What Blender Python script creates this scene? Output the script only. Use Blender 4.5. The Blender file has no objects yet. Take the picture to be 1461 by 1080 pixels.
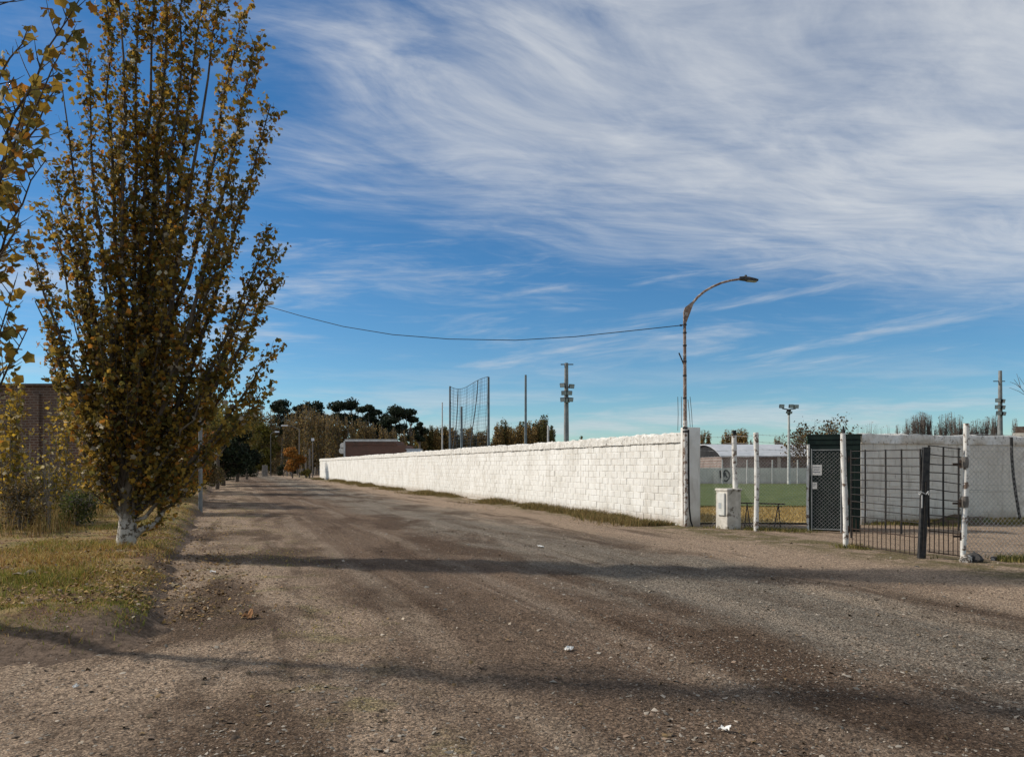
import bpy, math, random
import numpy as np
from mathutils import Vector, Matrix, Quaternion

R = math.radians
random.seed(7)
rng = np.random.default_rng(11)
scene = bpy.context.scene
COL = scene.collection

# ------------------------------------------------------------------ camera
F, CX, HY, CAMH = 1080.0, 730.5, 665.0, 1.6       # photo pixels: focal, centre column, horizon row; eye height
cam_data = bpy.data.cameras.new("camera")
cam = bpy.data.objects.new("camera", cam_data)
COL.objects.link(cam)
cam.location = (0, 0, CAMH)
cam.rotation_euler = (R(90), 0, 0)
cam_data.sensor_fit = 'HORIZONTAL'
cam_data.sensor_width = 36.0
cam_data.lens = 36.0 * F / 1461.0
cam_data.shift_y = (HY - 540.0) / 1461.0
cam_data.clip_start = 0.05
cam_data.clip_end = 9000
scene.camera = cam

# ------------------------------------------------------------------ sun and sky
SUN_EL = 35.0
SUN_DIR = Vector((-0.976, 0.216, 0)).normalized() * math.cos(R(SUN_EL)) + Vector((0, 0, math.sin(R(SUN_EL))))
sun_data = bpy.data.lights.new("sun", 'SUN')
sun_data.energy = 4.15
sun_data.angle = R(2.0)
sun_data.color = (1.0, 0.93, 0.83)
sun = bpy.data.objects.new("sun", sun_data)
COL.objects.link(sun)
sun.location = (-60, 20, 60)
sun.rotation_euler = SUN_DIR.to_track_quat('Z', 'Y').to_euler()

scene.view_settings.view_transform = 'Standard'
scene.view_settings.look = 'None'
scene.view_settings.exposure = 0.0
scene.view_settings.gamma = 1.0
scene.view_settings.use_curve_mapping = False
scene.cycles.max_bounces = 6
scene.cycles.transparent_max_bounces = 8


class NT:
    """tiny node-tree writer"""
    def __init__(self, tree):
        self.t = tree
        self.n = tree.nodes
        self.l = tree.links

    def add(self, kind, **props):
        nd = self.n.new(kind)
        for k, v in props.items():
            setattr(nd, k, v)
        return nd

    def put(self, sock, v):
        if hasattr(v, 'is_output'):
            self.l.new(v, sock)
        elif v is not None:
            if sock.type == 'RGBA' and len(v) == 3:
                v = (*v, 1.0)
            sock.default_value = v

    def math(self, op, a, b=None, c=None, clamp=False):
        nd = self.add('ShaderNodeMath', operation=op, use_clamp=clamp)
        for i, v in enumerate((a, b, c)):
            if v is not None:
                self.put(nd.inputs[i], v)
        return nd.outputs[0]

    def vmath(self, op, a, b=None, out=0):
        nd = self.add('ShaderNodeVectorMath', operation=op)
        self.put(nd.inputs[0], a)
        if b is not None:
            self.put(nd.inputs[1], b)
        return nd.outputs[out]

    def dot(self, a, b):
        return self.vmath('DOT_PRODUCT', a, b, out='Value')

    def comb(self, x, y, z=0.0):
        nd = self.add('ShaderNodeCombineXYZ')
        for i, v in enumerate((x, y, z)):
            self.put(nd.inputs[i], v)
        return nd.outputs[0]

    def sep(self, v):
        nd = self.add('ShaderNodeSeparateXYZ')
        self.put(nd.inputs[0], v)
        return nd.outputs

    def noise(self, vec, scale, detail=4.0, rough=0.55, dist=0.0, out=0):
        nd = self.add('ShaderNodeTexNoise')
        self.put(nd.inputs['Vector'], vec)
        nd.inputs['Scale'].default_value = scale
        nd.inputs['Detail'].default_value = detail
        nd.inputs['Roughness'].default_value = rough
        nd.inputs['Distortion'].default_value = dist
        return nd.outputs[out]

    def step(self, v, lo, hi, a=0.0, b=1.0):
        nd = self.add('ShaderNodeMapRange', interpolation_type='SMOOTHSTEP')
        self.put(nd.inputs[0], v)
        nd.inputs[1].default_value = lo
        nd.inputs[2].default_value = hi
        nd.inputs[3].default_value = a
        nd.inputs[4].default_value = b
        return nd.outputs[0]

    def mix(self, fac, a, b, blend='MIX'):
        nd = self.add('ShaderNodeMix', data_type='RGBA', blend_type=blend)
        self.put(nd.inputs[0], fac)
        self.put(nd.inputs[6], a)
        self.put(nd.inputs[7], b)
        return nd.outputs[2]

    def voro(self, vec, scale, feature='F1', out='Distance'):
        nd = self.add('ShaderNodeTexVoronoi', feature=feature)
        self.put(nd.inputs['Vector'], vec)
        nd.inputs['Scale'].default_value = scale
        return nd.outputs[out]

    def bump(self, h, strength=0.5, dist=0.02, normal=None):
        nd = self.add('ShaderNodeBump')
        nd.inputs['Strength'].default_value = strength
        nd.inputs['Distance'].default_value = dist
        self.put(nd.inputs['Height'], h)
        if normal is not None:
            self.put(nd.inputs['Normal'], normal)
        return nd.outputs[0]


# world: Nishita daylight with a deck of cirrus on a high flat layer
world = bpy.data.worlds.new("World")
scene.world = world
world.use_nodes = True
w = NT(world.node_tree)
w.n.clear()
sky = w.add('ShaderNodeTexSky', sky_type='NISHITA')
sky.sun_disc = False
sky.sun_elevation = R(SUN_EL)
sky.sun_rotation = math.atan2(SUN_DIR.x, SUN_DIR.y)
sky.altitude = 900
sky.air_density = 1.0
sky.dust_density = 0.25
sky.ozone_density = 3.0
hs = w.add('ShaderNodeHueSaturation')
hs.inputs['Saturation'].default_value = 1.24
hs.inputs['Value'].default_value = 1.0
w.l.new(sky.outputs[0], hs.inputs['Color'])
tc = w.add('ShaderNodeTexCoord').outputs['Generated']
d = w.sep(tc)
zc = w.math('MAXIMUM', d[2], 0.035)
ux = w.math('DIVIDE', d[0], zc)
uy = w.math('DIVIDE', d[1], zc)
plane = w.comb(ux, uy, 0.0)
warp = w.noise(plane, 0.45, 2.0, 0.5, 0.0, out=1)
wv = w.vmath('MULTIPLY', w.vmath('SUBTRACT', warp, (0.5, 0.5, 0.5)), (1.1, 1.1, 0.0))
pw = w.vmath('ADD', plane, wv)
# along / across the wind
al = w.dot(pw, (0.83, 0.56, 0.0))
ac = w.dot(pw, (-0.56, 0.83, 0.0))
n1 = w.noise(w.comb(w.math('MULTIPLY', al, 0.9), w.math('MULTIPLY', ac, 1.35), 3.1), 0.85, 10.0, 0.58, 0.25)
n2 = w.noise(w.comb(w.math('MULTIPLY', al, 1.2), w.math('MULTIPLY', ac, 2.9), 7.7), 1.5, 10.0, 0.60, 0.45)
al2 = w.dot(pw, (0.985, 0.17, 0.0))
ac2 = w.dot(pw, (-0.17, 0.985, 0.0))
n3 = w.noise(w.comb(w.math('MULTIPLY', al2, 1.0), w.math('MULTIPLY', ac2, 4.0), 1.9), 2.4, 9.0, 0.66, 0.5)
big = w.noise(plane, 0.42, 2.0, 0.5)
s_ = w.math('SUBTRACT', uy, w.math('MULTIPLY', ux, 0.62))
t_ = w.math('ADD', ux, w.math('MULTIPLY', uy, 0.67))
edge = w.math('MULTIPLY', w.math('SUBTRACT', n1, 0.5), 2.2)
s_ = w.math('ADD', s_, edge)
t_ = w.math('ADD', t_, w.math('MULTIPLY', w.math('SUBTRACT', n2, 0.5), 0.9))
sheet = w.math('MULTIPLY', w.step(s_, 4.0, 1.9), w.math('MAXIMUM', w.step(t_, 0.15, 1.5), w.step(uy, 1.45, 0.9)))
fibre = w.math('ADD', w.math('ADD', w.math('MULTIPLY', n1, 0.65), w.math('MULTIPLY', n2, 0.42)), w.math('MULTIPLY', n3, 0.36))
cir = w.math('MULTIPLY', w.step(w.math('ADD', w.math('MULTIPLY', fibre, 1.35), w.math('MULTIPLY', sheet, 0.76)), 0.95, 1.98), 1.0)
stray = w.math('MULTIPLY', w.step(w.math('ADD', fibre, w.math('MULTIPLY', big, 0.5)), 0.93, 1.25), 0.42)
cir = w.math('MAXIMUM', cir, stray)
# low bands of cloud near the horizon, laid out by bearing and height
az = w.math('ARCTAN2', d[0], d[1])
low = w.noise(w.comb(w.math('MULTIPLY', az, 2.2), w.math('MULTIPLY', d[2], 17.0), 1.3), 2.1, 7.0, 0.6, 0.3)
lowm = w.math('MULTIPLY', w.step(d[2], 0.16, 0.03), w.step(low, 0.41, 0.64))
mid = w.noise(w.comb(w.math('MULTIPLY', az, 1.5), w.math('SUBTRACT', w.math('MULTIPLY', d[2], 11.0), w.math('MULTIPLY', az, 0.9)), 8.3), 2.4, 8.0, 0.62, 0.3)
midm = w.math('MULTIPLY', w.math('MULTIPLY', w.step(d[2], 0.09, 0.14), w.step(d[2], 0.40, 0.24)), w.step(mid, 0.47, 0.74))
cloud = w.math('MAXIMUM', w.math('MULTIPLY', cir, w.step(d[2], 0.10, 0.26)), w.math('MULTIPLY', lowm, 0.72))
cloud = w.math('MAXIMUM', cloud, w.math('MULTIPLY', midm, 0.72))
cloud = w.math('MULTIPLY', cloud, 0.84)
skycol = w.mix(1.0, hs.outputs[0], (0.82, 1.0, 1.04), 'MULTIPLY')
ccol = w.mix(w.step(n2, 0.3, 0.72), (5.7, 6.05, 6.55), (7.1, 7.3, 7.5))
final = w.mix(cloud, skycol, ccol)
bg = w.add('ShaderNodeBackground')
bg.inputs['Strength'].default_value = 0.10
w.l.new(final, bg.inputs['Color'])
wo = w.add('ShaderNodeOutputWorld')
w.l.new(bg.outputs[0], wo.inputs['Surface'])

# ------------------------------------------------------------------ helpers
U = np.array([-0.357, 0.934, 0.0])       # along the road
V = np.array([0.934, 0.357, 0.0])        # across the road, to the right


def P(px, py, Y):
    return np.array([(px - CX) / F * Y, Y, CAMH + (HY - py) / F * Y])


def G(px, py):
    Y = F * CAMH / (py - HY)
    return np.array([(px - CX) / F * Y, Y, 0.0])


def AV(a, v, z=0.0):
    return U * a + V * v + np.array([0, 0, z])


def tag(o, label=None, cat=None, group=None, kind=None):
    if label: o['label'] = label
    if cat: o['category'] = cat
    if group: o['group'] = group
    if kind: o['kind'] = kind
    return o


def thing(name, loc, label, cat, group=None, rz=0.0):
    o = bpy.data.objects.new(name, None)
    o.empty_display_size = 0.3
    COL.objects.link(o)
    o.location = [float(c) for c in loc]
    o.rotation_euler = (0, 0, rz)
    return tag(o, label, cat, group)


def link(name, me, parent=None, loc=(0, 0, 0)):
    o = bpy.data.objects.new(name, me)
    COL.objects.link(o)
    o.location = [float(c) for c in loc]
    if parent is not None:
        o.parent = parent
    return o


def np_mesh(name, verts, faces, mat, cols=None, smooth=False):
    """verts (N,3); faces (M,k) of one size k"""
    verts = np.asarray(verts, dtype=np.float32)
    faces = np.asarray(faces, dtype=np.int32)
    me = bpy.data.meshes.new(name)
    k = faces.shape[1]
    me.vertices.add(len(verts))
    me.vertices.foreach_set('co', verts.ravel())
    me.loops.add(faces.size)
    me.loops.foreach_set('vertex_index', faces.ravel())
    me.polygons.add(len(faces))
    me.polygons.foreach_set('loop_start', np.arange(0, faces.size, k, dtype=np.int32))
    me.polygons.foreach_set('loop_total', np.full(len(faces), k, dtype=np.int32))
    if smooth:
        me.polygons.foreach_set('use_smooth', np.ones(len(faces), dtype=bool))
    if cols is not None:
        ca = me.color_attributes.new('Col', 'FLOAT_COLOR', 'POINT')
        c4 = np.ones((len(verts), 4), dtype=np.float32)
        c4[:, :3] = cols
        ca.data.foreach_set('color', c4.ravel())
    me.update(calc_edges=True)
    if mat: me.materials.append(mat)
    return me


class MB:
    """mesh collector"""
    def __init__(self):
        self.v = []
        self.f = []
        self.sm = []

    def add(self, vs, fs, smooth=False):
        b = len(self.v)
        self.v.extend([tuple(float(c) for c in p) for p in vs])
        self.f.extend([[b + i for i in f] for f in fs])
        self.sm.extend([smooth] * len(fs))
        return self

    def box(self, c, size, ux=(1, 0, 0), uy=(0, 1, 0), uz=(0, 0, 1), jit=0.0):
        c = np.array(c, float)
        ux, uy, uz = (np.array(a, float) for a in (ux, uy, uz))
        hx, hy, hz = size[0] / 2, size[1] / 2, size[2] / 2
        vs = []
        for sz in (-1, 1):
            for sx, sy in ((-1, -1), (1, -1), (1, 1), (-1, 1)):
                p = c + ux * sx * hx + uy * sy * hy + uz * sz * hz
                if jit: p = p + rng.uniform(-jit, jit, 3)
                vs.append(p)
        fs = [[0, 3, 2, 1], [4, 5, 6, 7], [0, 1, 5, 4], [1, 2, 6, 5], [2, 3, 7, 6], [3, 0, 4, 7]]
        return self.add(vs, fs)

    def bevbox(self, c, size, b, ux=(1, 0, 0), uy=(0, 1, 0), uz=(0, 0, 1)):
        """box with chamfered vertical and top edges"""
        c = np.array(c, float)
        ux, uy, uz = (np.array(a, float) for a in (ux, uy, uz))
        hx, hy, hz = size[0] / 2, size[1] / 2, size[2] / 2
        ring = [(-hx + b, -hy), (hx - b, -hy), (hx, -hy + b), (hx, hy - b), (hx - b, hy), (-hx + b, hy), (-hx, hy - b), (-hx, -hy + b)]
        sc = 1 - b / max(hx, hy)
        lv = [(-hz, 1.0), (hz - b, 1.0), (hz, sc)]
        vs, fs = [], []
        for z, s in lv:
            for x, y in ring:
                vs.append(c + ux * x * s + uy * y * s + uz * z)
        for k in range(2):
            for i in range(8):
                j = (i + 1) % 8
                fs.append([k * 8 + i, k * 8 + j, k * 8 + 8 + j, k * 8 + 8 + i])
        fs.append(list(range(16, 24)))
        fs.append(list(range(7, -1, -1)))
        return self.add(vs, fs)

    def path(self, pts, radii, n=6, cap=True, smooth=True):
        pts = [np.array(p, float) for p in pts]
        if np.isscalar(radii): radii = [radii] * len(pts)
        vs, fs = [], []
        prev = None
        for i, p in enumerate(pts):
            a = pts[max(i - 1, 0)]
            b = pts[min(i + 1, len(pts) - 1)]
            t = (b - a) / (np.linalg.norm(b - a) + 1e-9)
            if prev is None:
                h = np.array([0, 0, 1.0]) if abs(t[2]) < 0.9 else np.array([1.0, 0, 0])
                x = np.cross(h, t)
            else:
                x = prev - t * np.dot(prev, t)
            x /= np.linalg.norm(x) + 1e-9
            prev = x
            y = np.cross(t, x)
            for k in range(n):
                an = 2 * math.pi * k / n
                vs.append(p + radii[i] * (x * math.cos(an) + y * math.sin(an)))
        for i in range(len(pts) - 1):
            for k in range(n):
                k2 = (k + 1) % n
                fs.append([i * n + k, i * n + k2, (i + 1) * n + k2, (i + 1) * n + k])
        self.add(vs, fs, smooth)
        if cap:
            self.add(vs[:n], [list(range(n - 1, -1, -1))])
            self.add(vs[-n:], [list(range(n))])
        return self

    def tube(self, a, b, r0, r1=None, n=6):
        return self.path([a, b], [r0, r0 if r1 is None else r1], n)

    def mesh(self, name, mat, origin=(0, 0, 0)):
        me = bpy.data.meshes.new(name)
        o = np.array(origin, float)
        me.from_pydata([(p[0] - o[0], p[1] - o[1], p[2] - o[2]) for p in self.v], [], self.f)
        me.polygons.foreach_set('use_smooth', np.array(self.sm, dtype=bool))
        me.update()
        if mat: me.materials.append(mat)
        return me

    def build(self, name, mat, parent=None, world=True, kind=None):
        """world=True: the collected points are world points; they are stored relative to the top parent"""
        o = np.zeros(3)
        q = parent
        if world:
            while q is not None:
                o = o + np.array(q.location)
                q = q.parent
        ob = link(name, self.mesh(name, mat, o), parent)
        if kind: ob['kind'] = kind
        return ob


def fbm2(x, y, scale, octaves=4, seed=0, gain=0.5):
    """value noise in numpy, about -1..1"""
    r = np.random.default_rng(seed)
    tab = r.uniform(-1, 1, (256, 256))
    x = np.asarray(x, float) * scale
    y = np.asarray(y, float) * scale
    out = np.zeros(np.broadcast(x, y).shape)
    amp = 1.0
    for _ in range(octaves):
        xi = np.floor(x).astype(int)
        yi = np.floor(y).astype(int)
        fx = x - xi
        fy = y - yi
        fx = fx * fx * (3 - 2 * fx)
        fy = fy * fy * (3 - 2 * fy)
        a = tab[xi & 255, yi & 255]
        b = tab[(xi + 1) & 255, yi & 255]
        c = tab[xi & 255, (yi + 1) & 255]
        e = tab[(xi + 1) & 255, (yi + 1) & 255]
        out = out + amp * ((a * (1 - fx) + b * fx) * (1 - fy) + (c * (1 - fx) + e * fx) * fy)
        amp *= gain
        x = x * 2.03 + 17.3
        y = y * 2.03 + 9.1
    return out


def sstep(x, a, b):
    t = np.clip((x - a) / (b - a), 0, 1)
    return t * t * (3 - 2 * t)


def rand_rot(n, normals=None):
    """n rotation matrices; z axis along normals (random if none), random spin"""
    if normals is None:
        normals = rng.normal(size=(n, 3))
    z = normals / (np.linalg.norm(normals, axis=1, keepdims=True) + 1e-9)
    h = rng.normal(size=(n, 3))
    x = np.cross(h, z)
    x /= np.linalg.norm(x, axis=1, keepdims=True) + 1e-9
    y = np.cross(z, x)
    return np.stack([x, y, z], axis=2)


def scatter(name, tv, tf, pos, rot, size, cols, mat, jitter=0.0):
    """many copies of a small template in one mesh"""
    tv = np.asarray(tv, float)
    tf = np.asarray(tf, int)
    n, k = len(pos), len(tv)
    size = np.asarray(size, float)
    if size.ndim == 1: size = size[:, None]
    loc = tv[None] * size[:, None, :]
    if jitter:
        loc = loc * (1 + rng.uniform(-jitter, jitter, (n, k, 1)))
    vs = np.einsum('nij,nkj->nki', rot, loc) + pos[:, None, :]
    fs = tf[None] + (np.arange(n) * k)[:, None, None]
    c = None if cols is None else np.repeat(cols, k, axis=0)
    return np_mesh(name, vs.reshape(-1, 3), fs.reshape(-1, tf.shape[1]), mat, c)


# ------------------------------------------------------------------ materials
def new_mat(name):
    m = bpy.data.materials.new(name)
    m.use_nodes = True
    t = NT(m.node_tree)
    b = m.node_tree.nodes['Principled BSDF']
    b.inputs['Specular IOR Level'].default_value = 0.25
    return m, t, b


def noisy(name, c1, c2, scale=6.0, rough=0.8, bump=0.0, bscale=30.0, metallic=0.0, c3=None, cover3=0.62, scale3=3.0, stretch=(1, 1, 1), bdist=0.01, spec=0.25):
    m, t, b = new_mat(name)
    pos = t.add('ShaderNodeNewGeometry').outputs['Position']
    pos = t.vmath('MULTIPLY', pos, stretch)
    n = t.noise(pos, scale, 6.0, 0.6, 0.2)
    col = t.mix(t.step(n, 0.32, 0.68), c1, c2)
    if c3 is not None:
        n3 = t.noise(pos, scale3, 7.0, 0.65, 0.3)
        col = t.mix(t.step(n3, cover3 - 0.03, cover3 + 0.04), col, c3)
    t.put(b.inputs['Base Color'], col)
    b.inputs['Roughness'].default_value = rough
    b.inputs['Metallic'].default_value = metallic
    b.inputs['Specular IOR Level'].default_value = spec
    if bump:
        nb = t.noise(pos, bscale, 6.0, 0.65)
        t.put(b.inputs['Normal'], t.bump(nb, bump, bdist))
    return m


def leaf_mat(name, trans=0.35, rough=0.6):
    m, t, b = new_mat(name)
    a = t.add('ShaderNodeAttribute', attribute_name='Col').outputs['Color']
    t.put(b.inputs['Base Color'], a)
    b.inputs['Roughness'].default_value = rough
    b.inputs['Specular IOR Level'].default_value = 0.15
    tr = t.add('ShaderNodeBsdfTranslucent')
    t.put(tr.inputs['Color'], a)
    mx = t.add('ShaderNodeMixShader')
    mx.inputs[0].default_value = trans
    t.l.new(b.outputs[0], mx.inputs[1])
    t.l.new(tr.outputs[0], mx.inputs[2])
    out = [n for n in t.n if n.type == 'OUTPUT_MATERIAL'][0]
    t.l.new(mx.outputs[0], out.inputs['Surface'])
    return m


def attr_mat(name, rough=0.9, bump=0.0):
    m, t, b = new_mat(name)
    a = t.add('ShaderNodeAttribute', attribute_name='Col').outputs['Color']
    t.put(b.inputs['Base Color'], a)
    b.inputs['Roughness'].default_value = rough
    return m


def ground_material(name):
    """dirt and gravel; tone varies across the road as the wheels have sorted it"""
    m, t, b = new_mat(name)
    pos = t.add('ShaderNodeNewGeometry').outputs['Position']
    a = t.dot(pos, tuple(U))
    v = t.dot(pos, tuple(V))
    rc = t.comb(t.math('MULTIPLY', a, 0.10), v, 0.0)
    rc2 = t.comb(t.math('MULTIPLY', a, 0.035), v, 4.0)
    big = t.noise(pos, 0.30, 5.0, 0.6, 0.4)
    med = t.noise(pos, 1.6, 6.0, 0.65, 0.3)
    trk = t.noise(rc, 1.5, 5.0, 0.6, 0.25)
    trk2 = t.noise(rc2, 4.5, 4.0, 0.6, 0.15)
    fine = t.noise(pos, 26.0, 7.0, 0.75)
    vfine = t.noise(pos, 110.0, 4.0, 0.7)
    vv = t.math('ADD', v, t.math('MULTIPLY', t.math('SUBTRACT', big, 0.5), 3.4))
    vv = t.math('ADD', vv, t.math('MULTIPLY', t.math('SUBTRACT', med, 0.5), 1.2))
    tan = t.mix(t.step(fine, 0.3, 0.7), (0.29, 0.205, 0.140), (0.43, 0.325, 0.232))
    brown = t.mix(t.step(fine, 0.3, 0.7), (0.140, 0.094, 0.062), (0.240, 0.170, 0.118))
    grey = t.mix(t.step(fine, 0.28, 0.7), (0.145, 0.118, 0.088), (0.285, 0.242, 0.190))
    col = t.mix(t.step(vv, 0.6, 2.2), tan, brown)
    col = t.mix(t.step(vv, 3.9, 5.2), col, grey)
    col = t.mix(t.step(vv, 7.0, 8.6), col, tan)
    # wheel tracks: pale packed lines and dark loose ones that run with the road
    col = t.mix(t.math('MULTIPLY', t.step(trk, 0.54, 0.66), 0.70), col, (0.098, 0.066, 0.044))
    col = t.mix(t.math('MULTIPLY', t.step(trk2, 0.56, 0.70), 0.50), col, (0.36, 0.28, 0.205))
    col = t.mix(t.math('MULTIPLY', t.step(big, 0.55, 0.70), 0.35), col, (0.135, 0.086, 0.057))
    wob = t.math('ADD', v, t.math('MULTIPLY', t.math('SUBTRACT', t.noise(t.comb(t.math('MULTIPLY', a, 0.06), 0.0, 3.0), 1.0, 2.0, 0.5), 0.5), 1.1))
    for v0, wd, tone, k_ in ((1.9, 0.26, (0.33, 0.255, 0.185), 0.62), (3.5, 0.24, (0.30, 0.235, 0.175), 0.55), (5.5, 0.26, (0.29, 0.235, 0.18), 0.55), (7.1, 0.24, (0.33, 0.26, 0.19), 0.6), (2.65, 0.3, (0.10, 0.07, 0.048), 0.45), (6.3, 0.3, (0.11, 0.08, 0.056), 0.45)):
        dd = t.math('ABSOLUTE', t.math('SUBTRACT', wob, v0))
        rut = t.math('MULTIPLY', t.step(dd, wd, wd * 0.3), t.step(trk, 0.34, 0.56))
        col = t.mix(t.math('MULTIPLY', rut, k_), col, tone)
    # thin dry grass on the quiet strips
    gz = t.math('MULTIPLY', t.step(vv, -0.4, 0.5), t.step(vv, 2.0, 1.0))
    gr = t.math('MULTIPLY', gz, t.step(med, 0.50, 0.66))
    col = t.mix(t.math('MULTIPLY', gr, 0.65), col, t.mix(fine, (0.14, 0.13, 0.05), (0.30, 0.25, 0.11)))
    gw = t.math('MULTIPLY', t.step(v, 9.6, 10.9), t.step(v, 12.4, 11.8))
    col = t.mix(t.math('MULTIPLY', gw, t.step(med, 0.38, 0.56)), col, t.mix(fine, (0.10, 0.085, 0.04), (0.24, 0.19, 0.10)))
    peb = t.sep(t.voro(pos, 48.0, 'F1', 'Color'))
    peb2 = t.sep(t.voro(pos, 120.0, 'F1', 'Color'))
    damp_shade = t.noise(t.comb(t.math('MULTIPLY', a, 0.45), v, 5.2), 0.55, 6.0, 0.64, 0.5)
    shade_mask = t.math('MULTIPLY', t.step(damp_shade, 0.46, 0.62), t.step(v, 9.5, 7.0))
    col = t.mix(t.math('MULTIPLY', shade_mask, 0.82), col, (0.092, 0.058, 0.036))  # damp soil patches; their dark tone also paints in tree shade
    col = t.mix(1.0, col, t.comb(*[t.math('MULTIPLY_ADD', peb[0], 0.95, 0.50)] * 3), 'MULTIPLY')
    col = t.mix(1.0, col, t.comb(*[t.math('MULTIPLY_ADD', peb2[1], 0.90, 0.52)] * 3), 'MULTIPLY')
    # grains
    col = t.mix(t.math('MULTIPLY', t.step(vfine, 0.60, 0.74), 0.4), col, (0.36, 0.30, 0.24))
    col = t.mix(t.math('MULTIPLY', t.step(vfine, 0.42, 0.28), 0.55), col, (0.085, 0.062, 0.045))
    cell = t.voro(pos, 42.0, 'F1', 'Distance')
    t.put(b.inputs['Base Color'], col)
    b.inputs['Roughness'].default_value = 0.95
    b.inputs['Specular IOR Level'].default_value = 0.1
    h1 = t.math('ADD', t.math('MULTIPLY', fine, 0.7), t.math('MULTIPLY', cell, -0.6))
    h1 = t.math('ADD', h1, t.math('MULTIPLY', vfine, 0.35))
    nb = t.bump(h1, 1.0, 0.045)
    nb = t.bump(t.math('ADD', med, t.math('MULTIPLY', trk2, 0.7)), 0.5, 0.10, nb)
    t.put(b.inputs['Normal'], nb)
    return m


M = {}
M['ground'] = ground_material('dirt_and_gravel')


def verge_material():
    m, t, b = new_mat('verge_turf')
    pos = t.add('ShaderNodeNewGeometry').outputs['Position']
    med = t.noise(pos, 0.7, 5.0, 0.6, 0.4)
    sm = t.noise(pos, 3.5, 6.0, 0.65, 0.3)
    fine = t.noise(pos, 40.0, 6.0, 0.75)
    col = t.mix(t.step(med, 0.38, 0.60), (0.30, 0.185, 0.075), (0.19, 0.155, 0.045))
    col = t.mix(t.step(sm, 0.46, 0.64), col, (0.36, 0.25, 0.105))
    col = t.mix(t.math('MULTIPLY', t.step(fine, 0.5, 0.34), 0.75), col, (0.045, 0.032, 0.018))
    # bare soil towards the kerb and the end of the strip
    v = t.dot(pos, tuple(V))
    vv = t.math('ADD', v, t.math('MULTIPLY', t.math('SUBTRACT', sm, 0.5), 0.7))
    aa = t.math('ADD', t.dot(pos, tuple(U)), t.math('MULTIPLY', t.math('SUBTRACT', sm, 0.5), 0.9))
    soil = t.mix(t.step(t.noise(pos, 18.0, 6.0, 0.75), 0.35, 0.65), (0.085, 0.056, 0.037), (0.215, 0.150, 0.105))
    col = t.mix(t.step(t.noise(pos, 1.1, 5.0, 0.65, 0.5), 0.50, 0.58), col, (0.150, 0.080, 0.042))
    col = t.mix(t.step(vv, -1.25, -0.75), col, soil)
    col = t.mix(t.step(aa, 8.5, 7.7), col, soil)
    t.put(b.inputs['Base Color'], col)
    b.inputs['Roughness'].default_value = 0.95
    t.put(b.inputs['Normal'], t.bump(t.math('ADD', fine, sm), 0.9, 0.04))
    return m


M['verge'] = verge_material()


def wall_paint(name, base, dirt, wash):
    m, t, b = new_mat(name)
    pos = t.add('ShaderNodeNewGeometry').outputs['Position']
    sx = t.sep(pos)
    n1 = t.noise(pos, 1.3, 6.0, 0.65, 0.3)
    n2 = t.noise(pos, 14.0, 7.0, 0.7, 0.4)
    n3 = t.noise(t.vmath('MULTIPLY', pos, (3.0, 3.0, 0.35)), 2.2, 6.0, 0.65, 0.2)
    n4 = t.noise(pos, 5.2, 5.0, 0.7, 0.8)
    col = t.mix(t.math('MULTIPLY', t.step(n1, 0.40, 0.66), 0.85), base, wash)
    col = t.mix(t.math('MULTIPLY', t.step(n3, 0.50, 0.70), 0.55), col, dirt)
    col = t.mix(t.math('MULTIPLY', t.step(n2, 0.66, 0.76), 0.75), col, dirt)
    col = t.mix(t.math('MULTIPLY', t.step(n4, 0.665, 0.72), 0.8), col, (0.22, 0.185, 0.145))
    foot = t.math('ADD', sx[2], t.math('MULTIPLY', t.math('SUBTRACT', n4, 0.5), 0.45))
    col = t.mix(t.math('MULTIPLY', t.step(foot, 0.38, 0.0), 0.70), col, (0.33, 0.26, 0.19))
    t.put(b.inputs['Base Color'], col)
    b.inputs['Roughness'].default_value = 0.92
    t.put(b.inputs['Normal'], t.bump(t.math('ADD', n2, t.noise(pos, 55.0, 5.0, 0.7)), 0.55, 0.012))
    return m


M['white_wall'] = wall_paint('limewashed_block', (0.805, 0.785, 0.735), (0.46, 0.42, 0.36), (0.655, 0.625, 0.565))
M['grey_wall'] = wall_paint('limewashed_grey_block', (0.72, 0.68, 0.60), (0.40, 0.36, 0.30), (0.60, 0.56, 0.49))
M['mortar'] = noisy('painted_mortar', (0.50, 0.46, 0.40), (0.78, 0.755, 0.70), 3.5, 0.95, 0.5, 60)
M['cap'] = noisy('rough_white_cap', (0.62, 0.59, 0.53), (0.80, 0.77, 0.71), 7.0, 0.95, 0.9, 25, c3=(0.33, 0.30, 0.26), cover3=0.60, scale3=9.0, bdist=0.03)
M['bark'] = None
M['rust_white'] = noisy('flaking_white_on_rust', (0.74, 0.71, 0.66), (0.58, 0.54, 0.49), 6.0, 0.8, 0.4, 40, c3=(0.20, 0.125, 0.085), cover3=0.53, scale3=11.0)
M['white_post'] = noisy('chipped_white_post', (0.76, 0.74, 0.69), (0.62, 0.59, 0.54), 6.0, 0.85, 0.4, 40, c3=(0.17, 0.12, 0.09), cover3=0.555, scale3=9.0)
M['rusty'] = noisy('brown_rusty_steel', (0.17, 0.105, 0.075), (0.30, 0.215, 0.165), 9.0, 0.8, 0.4, 60, c3=(0.42, 0.37, 0.32), cover3=0.56, scale3=15.0)
M['dark_metal'] = noisy('dark_weathered_steel', (0.030, 0.030, 0.032), (0.070, 0.065, 0.060), 14.0, 0.55, 0.2, 80, 0.4)
M['gate'] = noisy('black_painted_rusting_iron', (0.018, 0.018, 0.019), (0.045, 0.036, 0.030), 20.0, 0.6, 0.2, 80)
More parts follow.
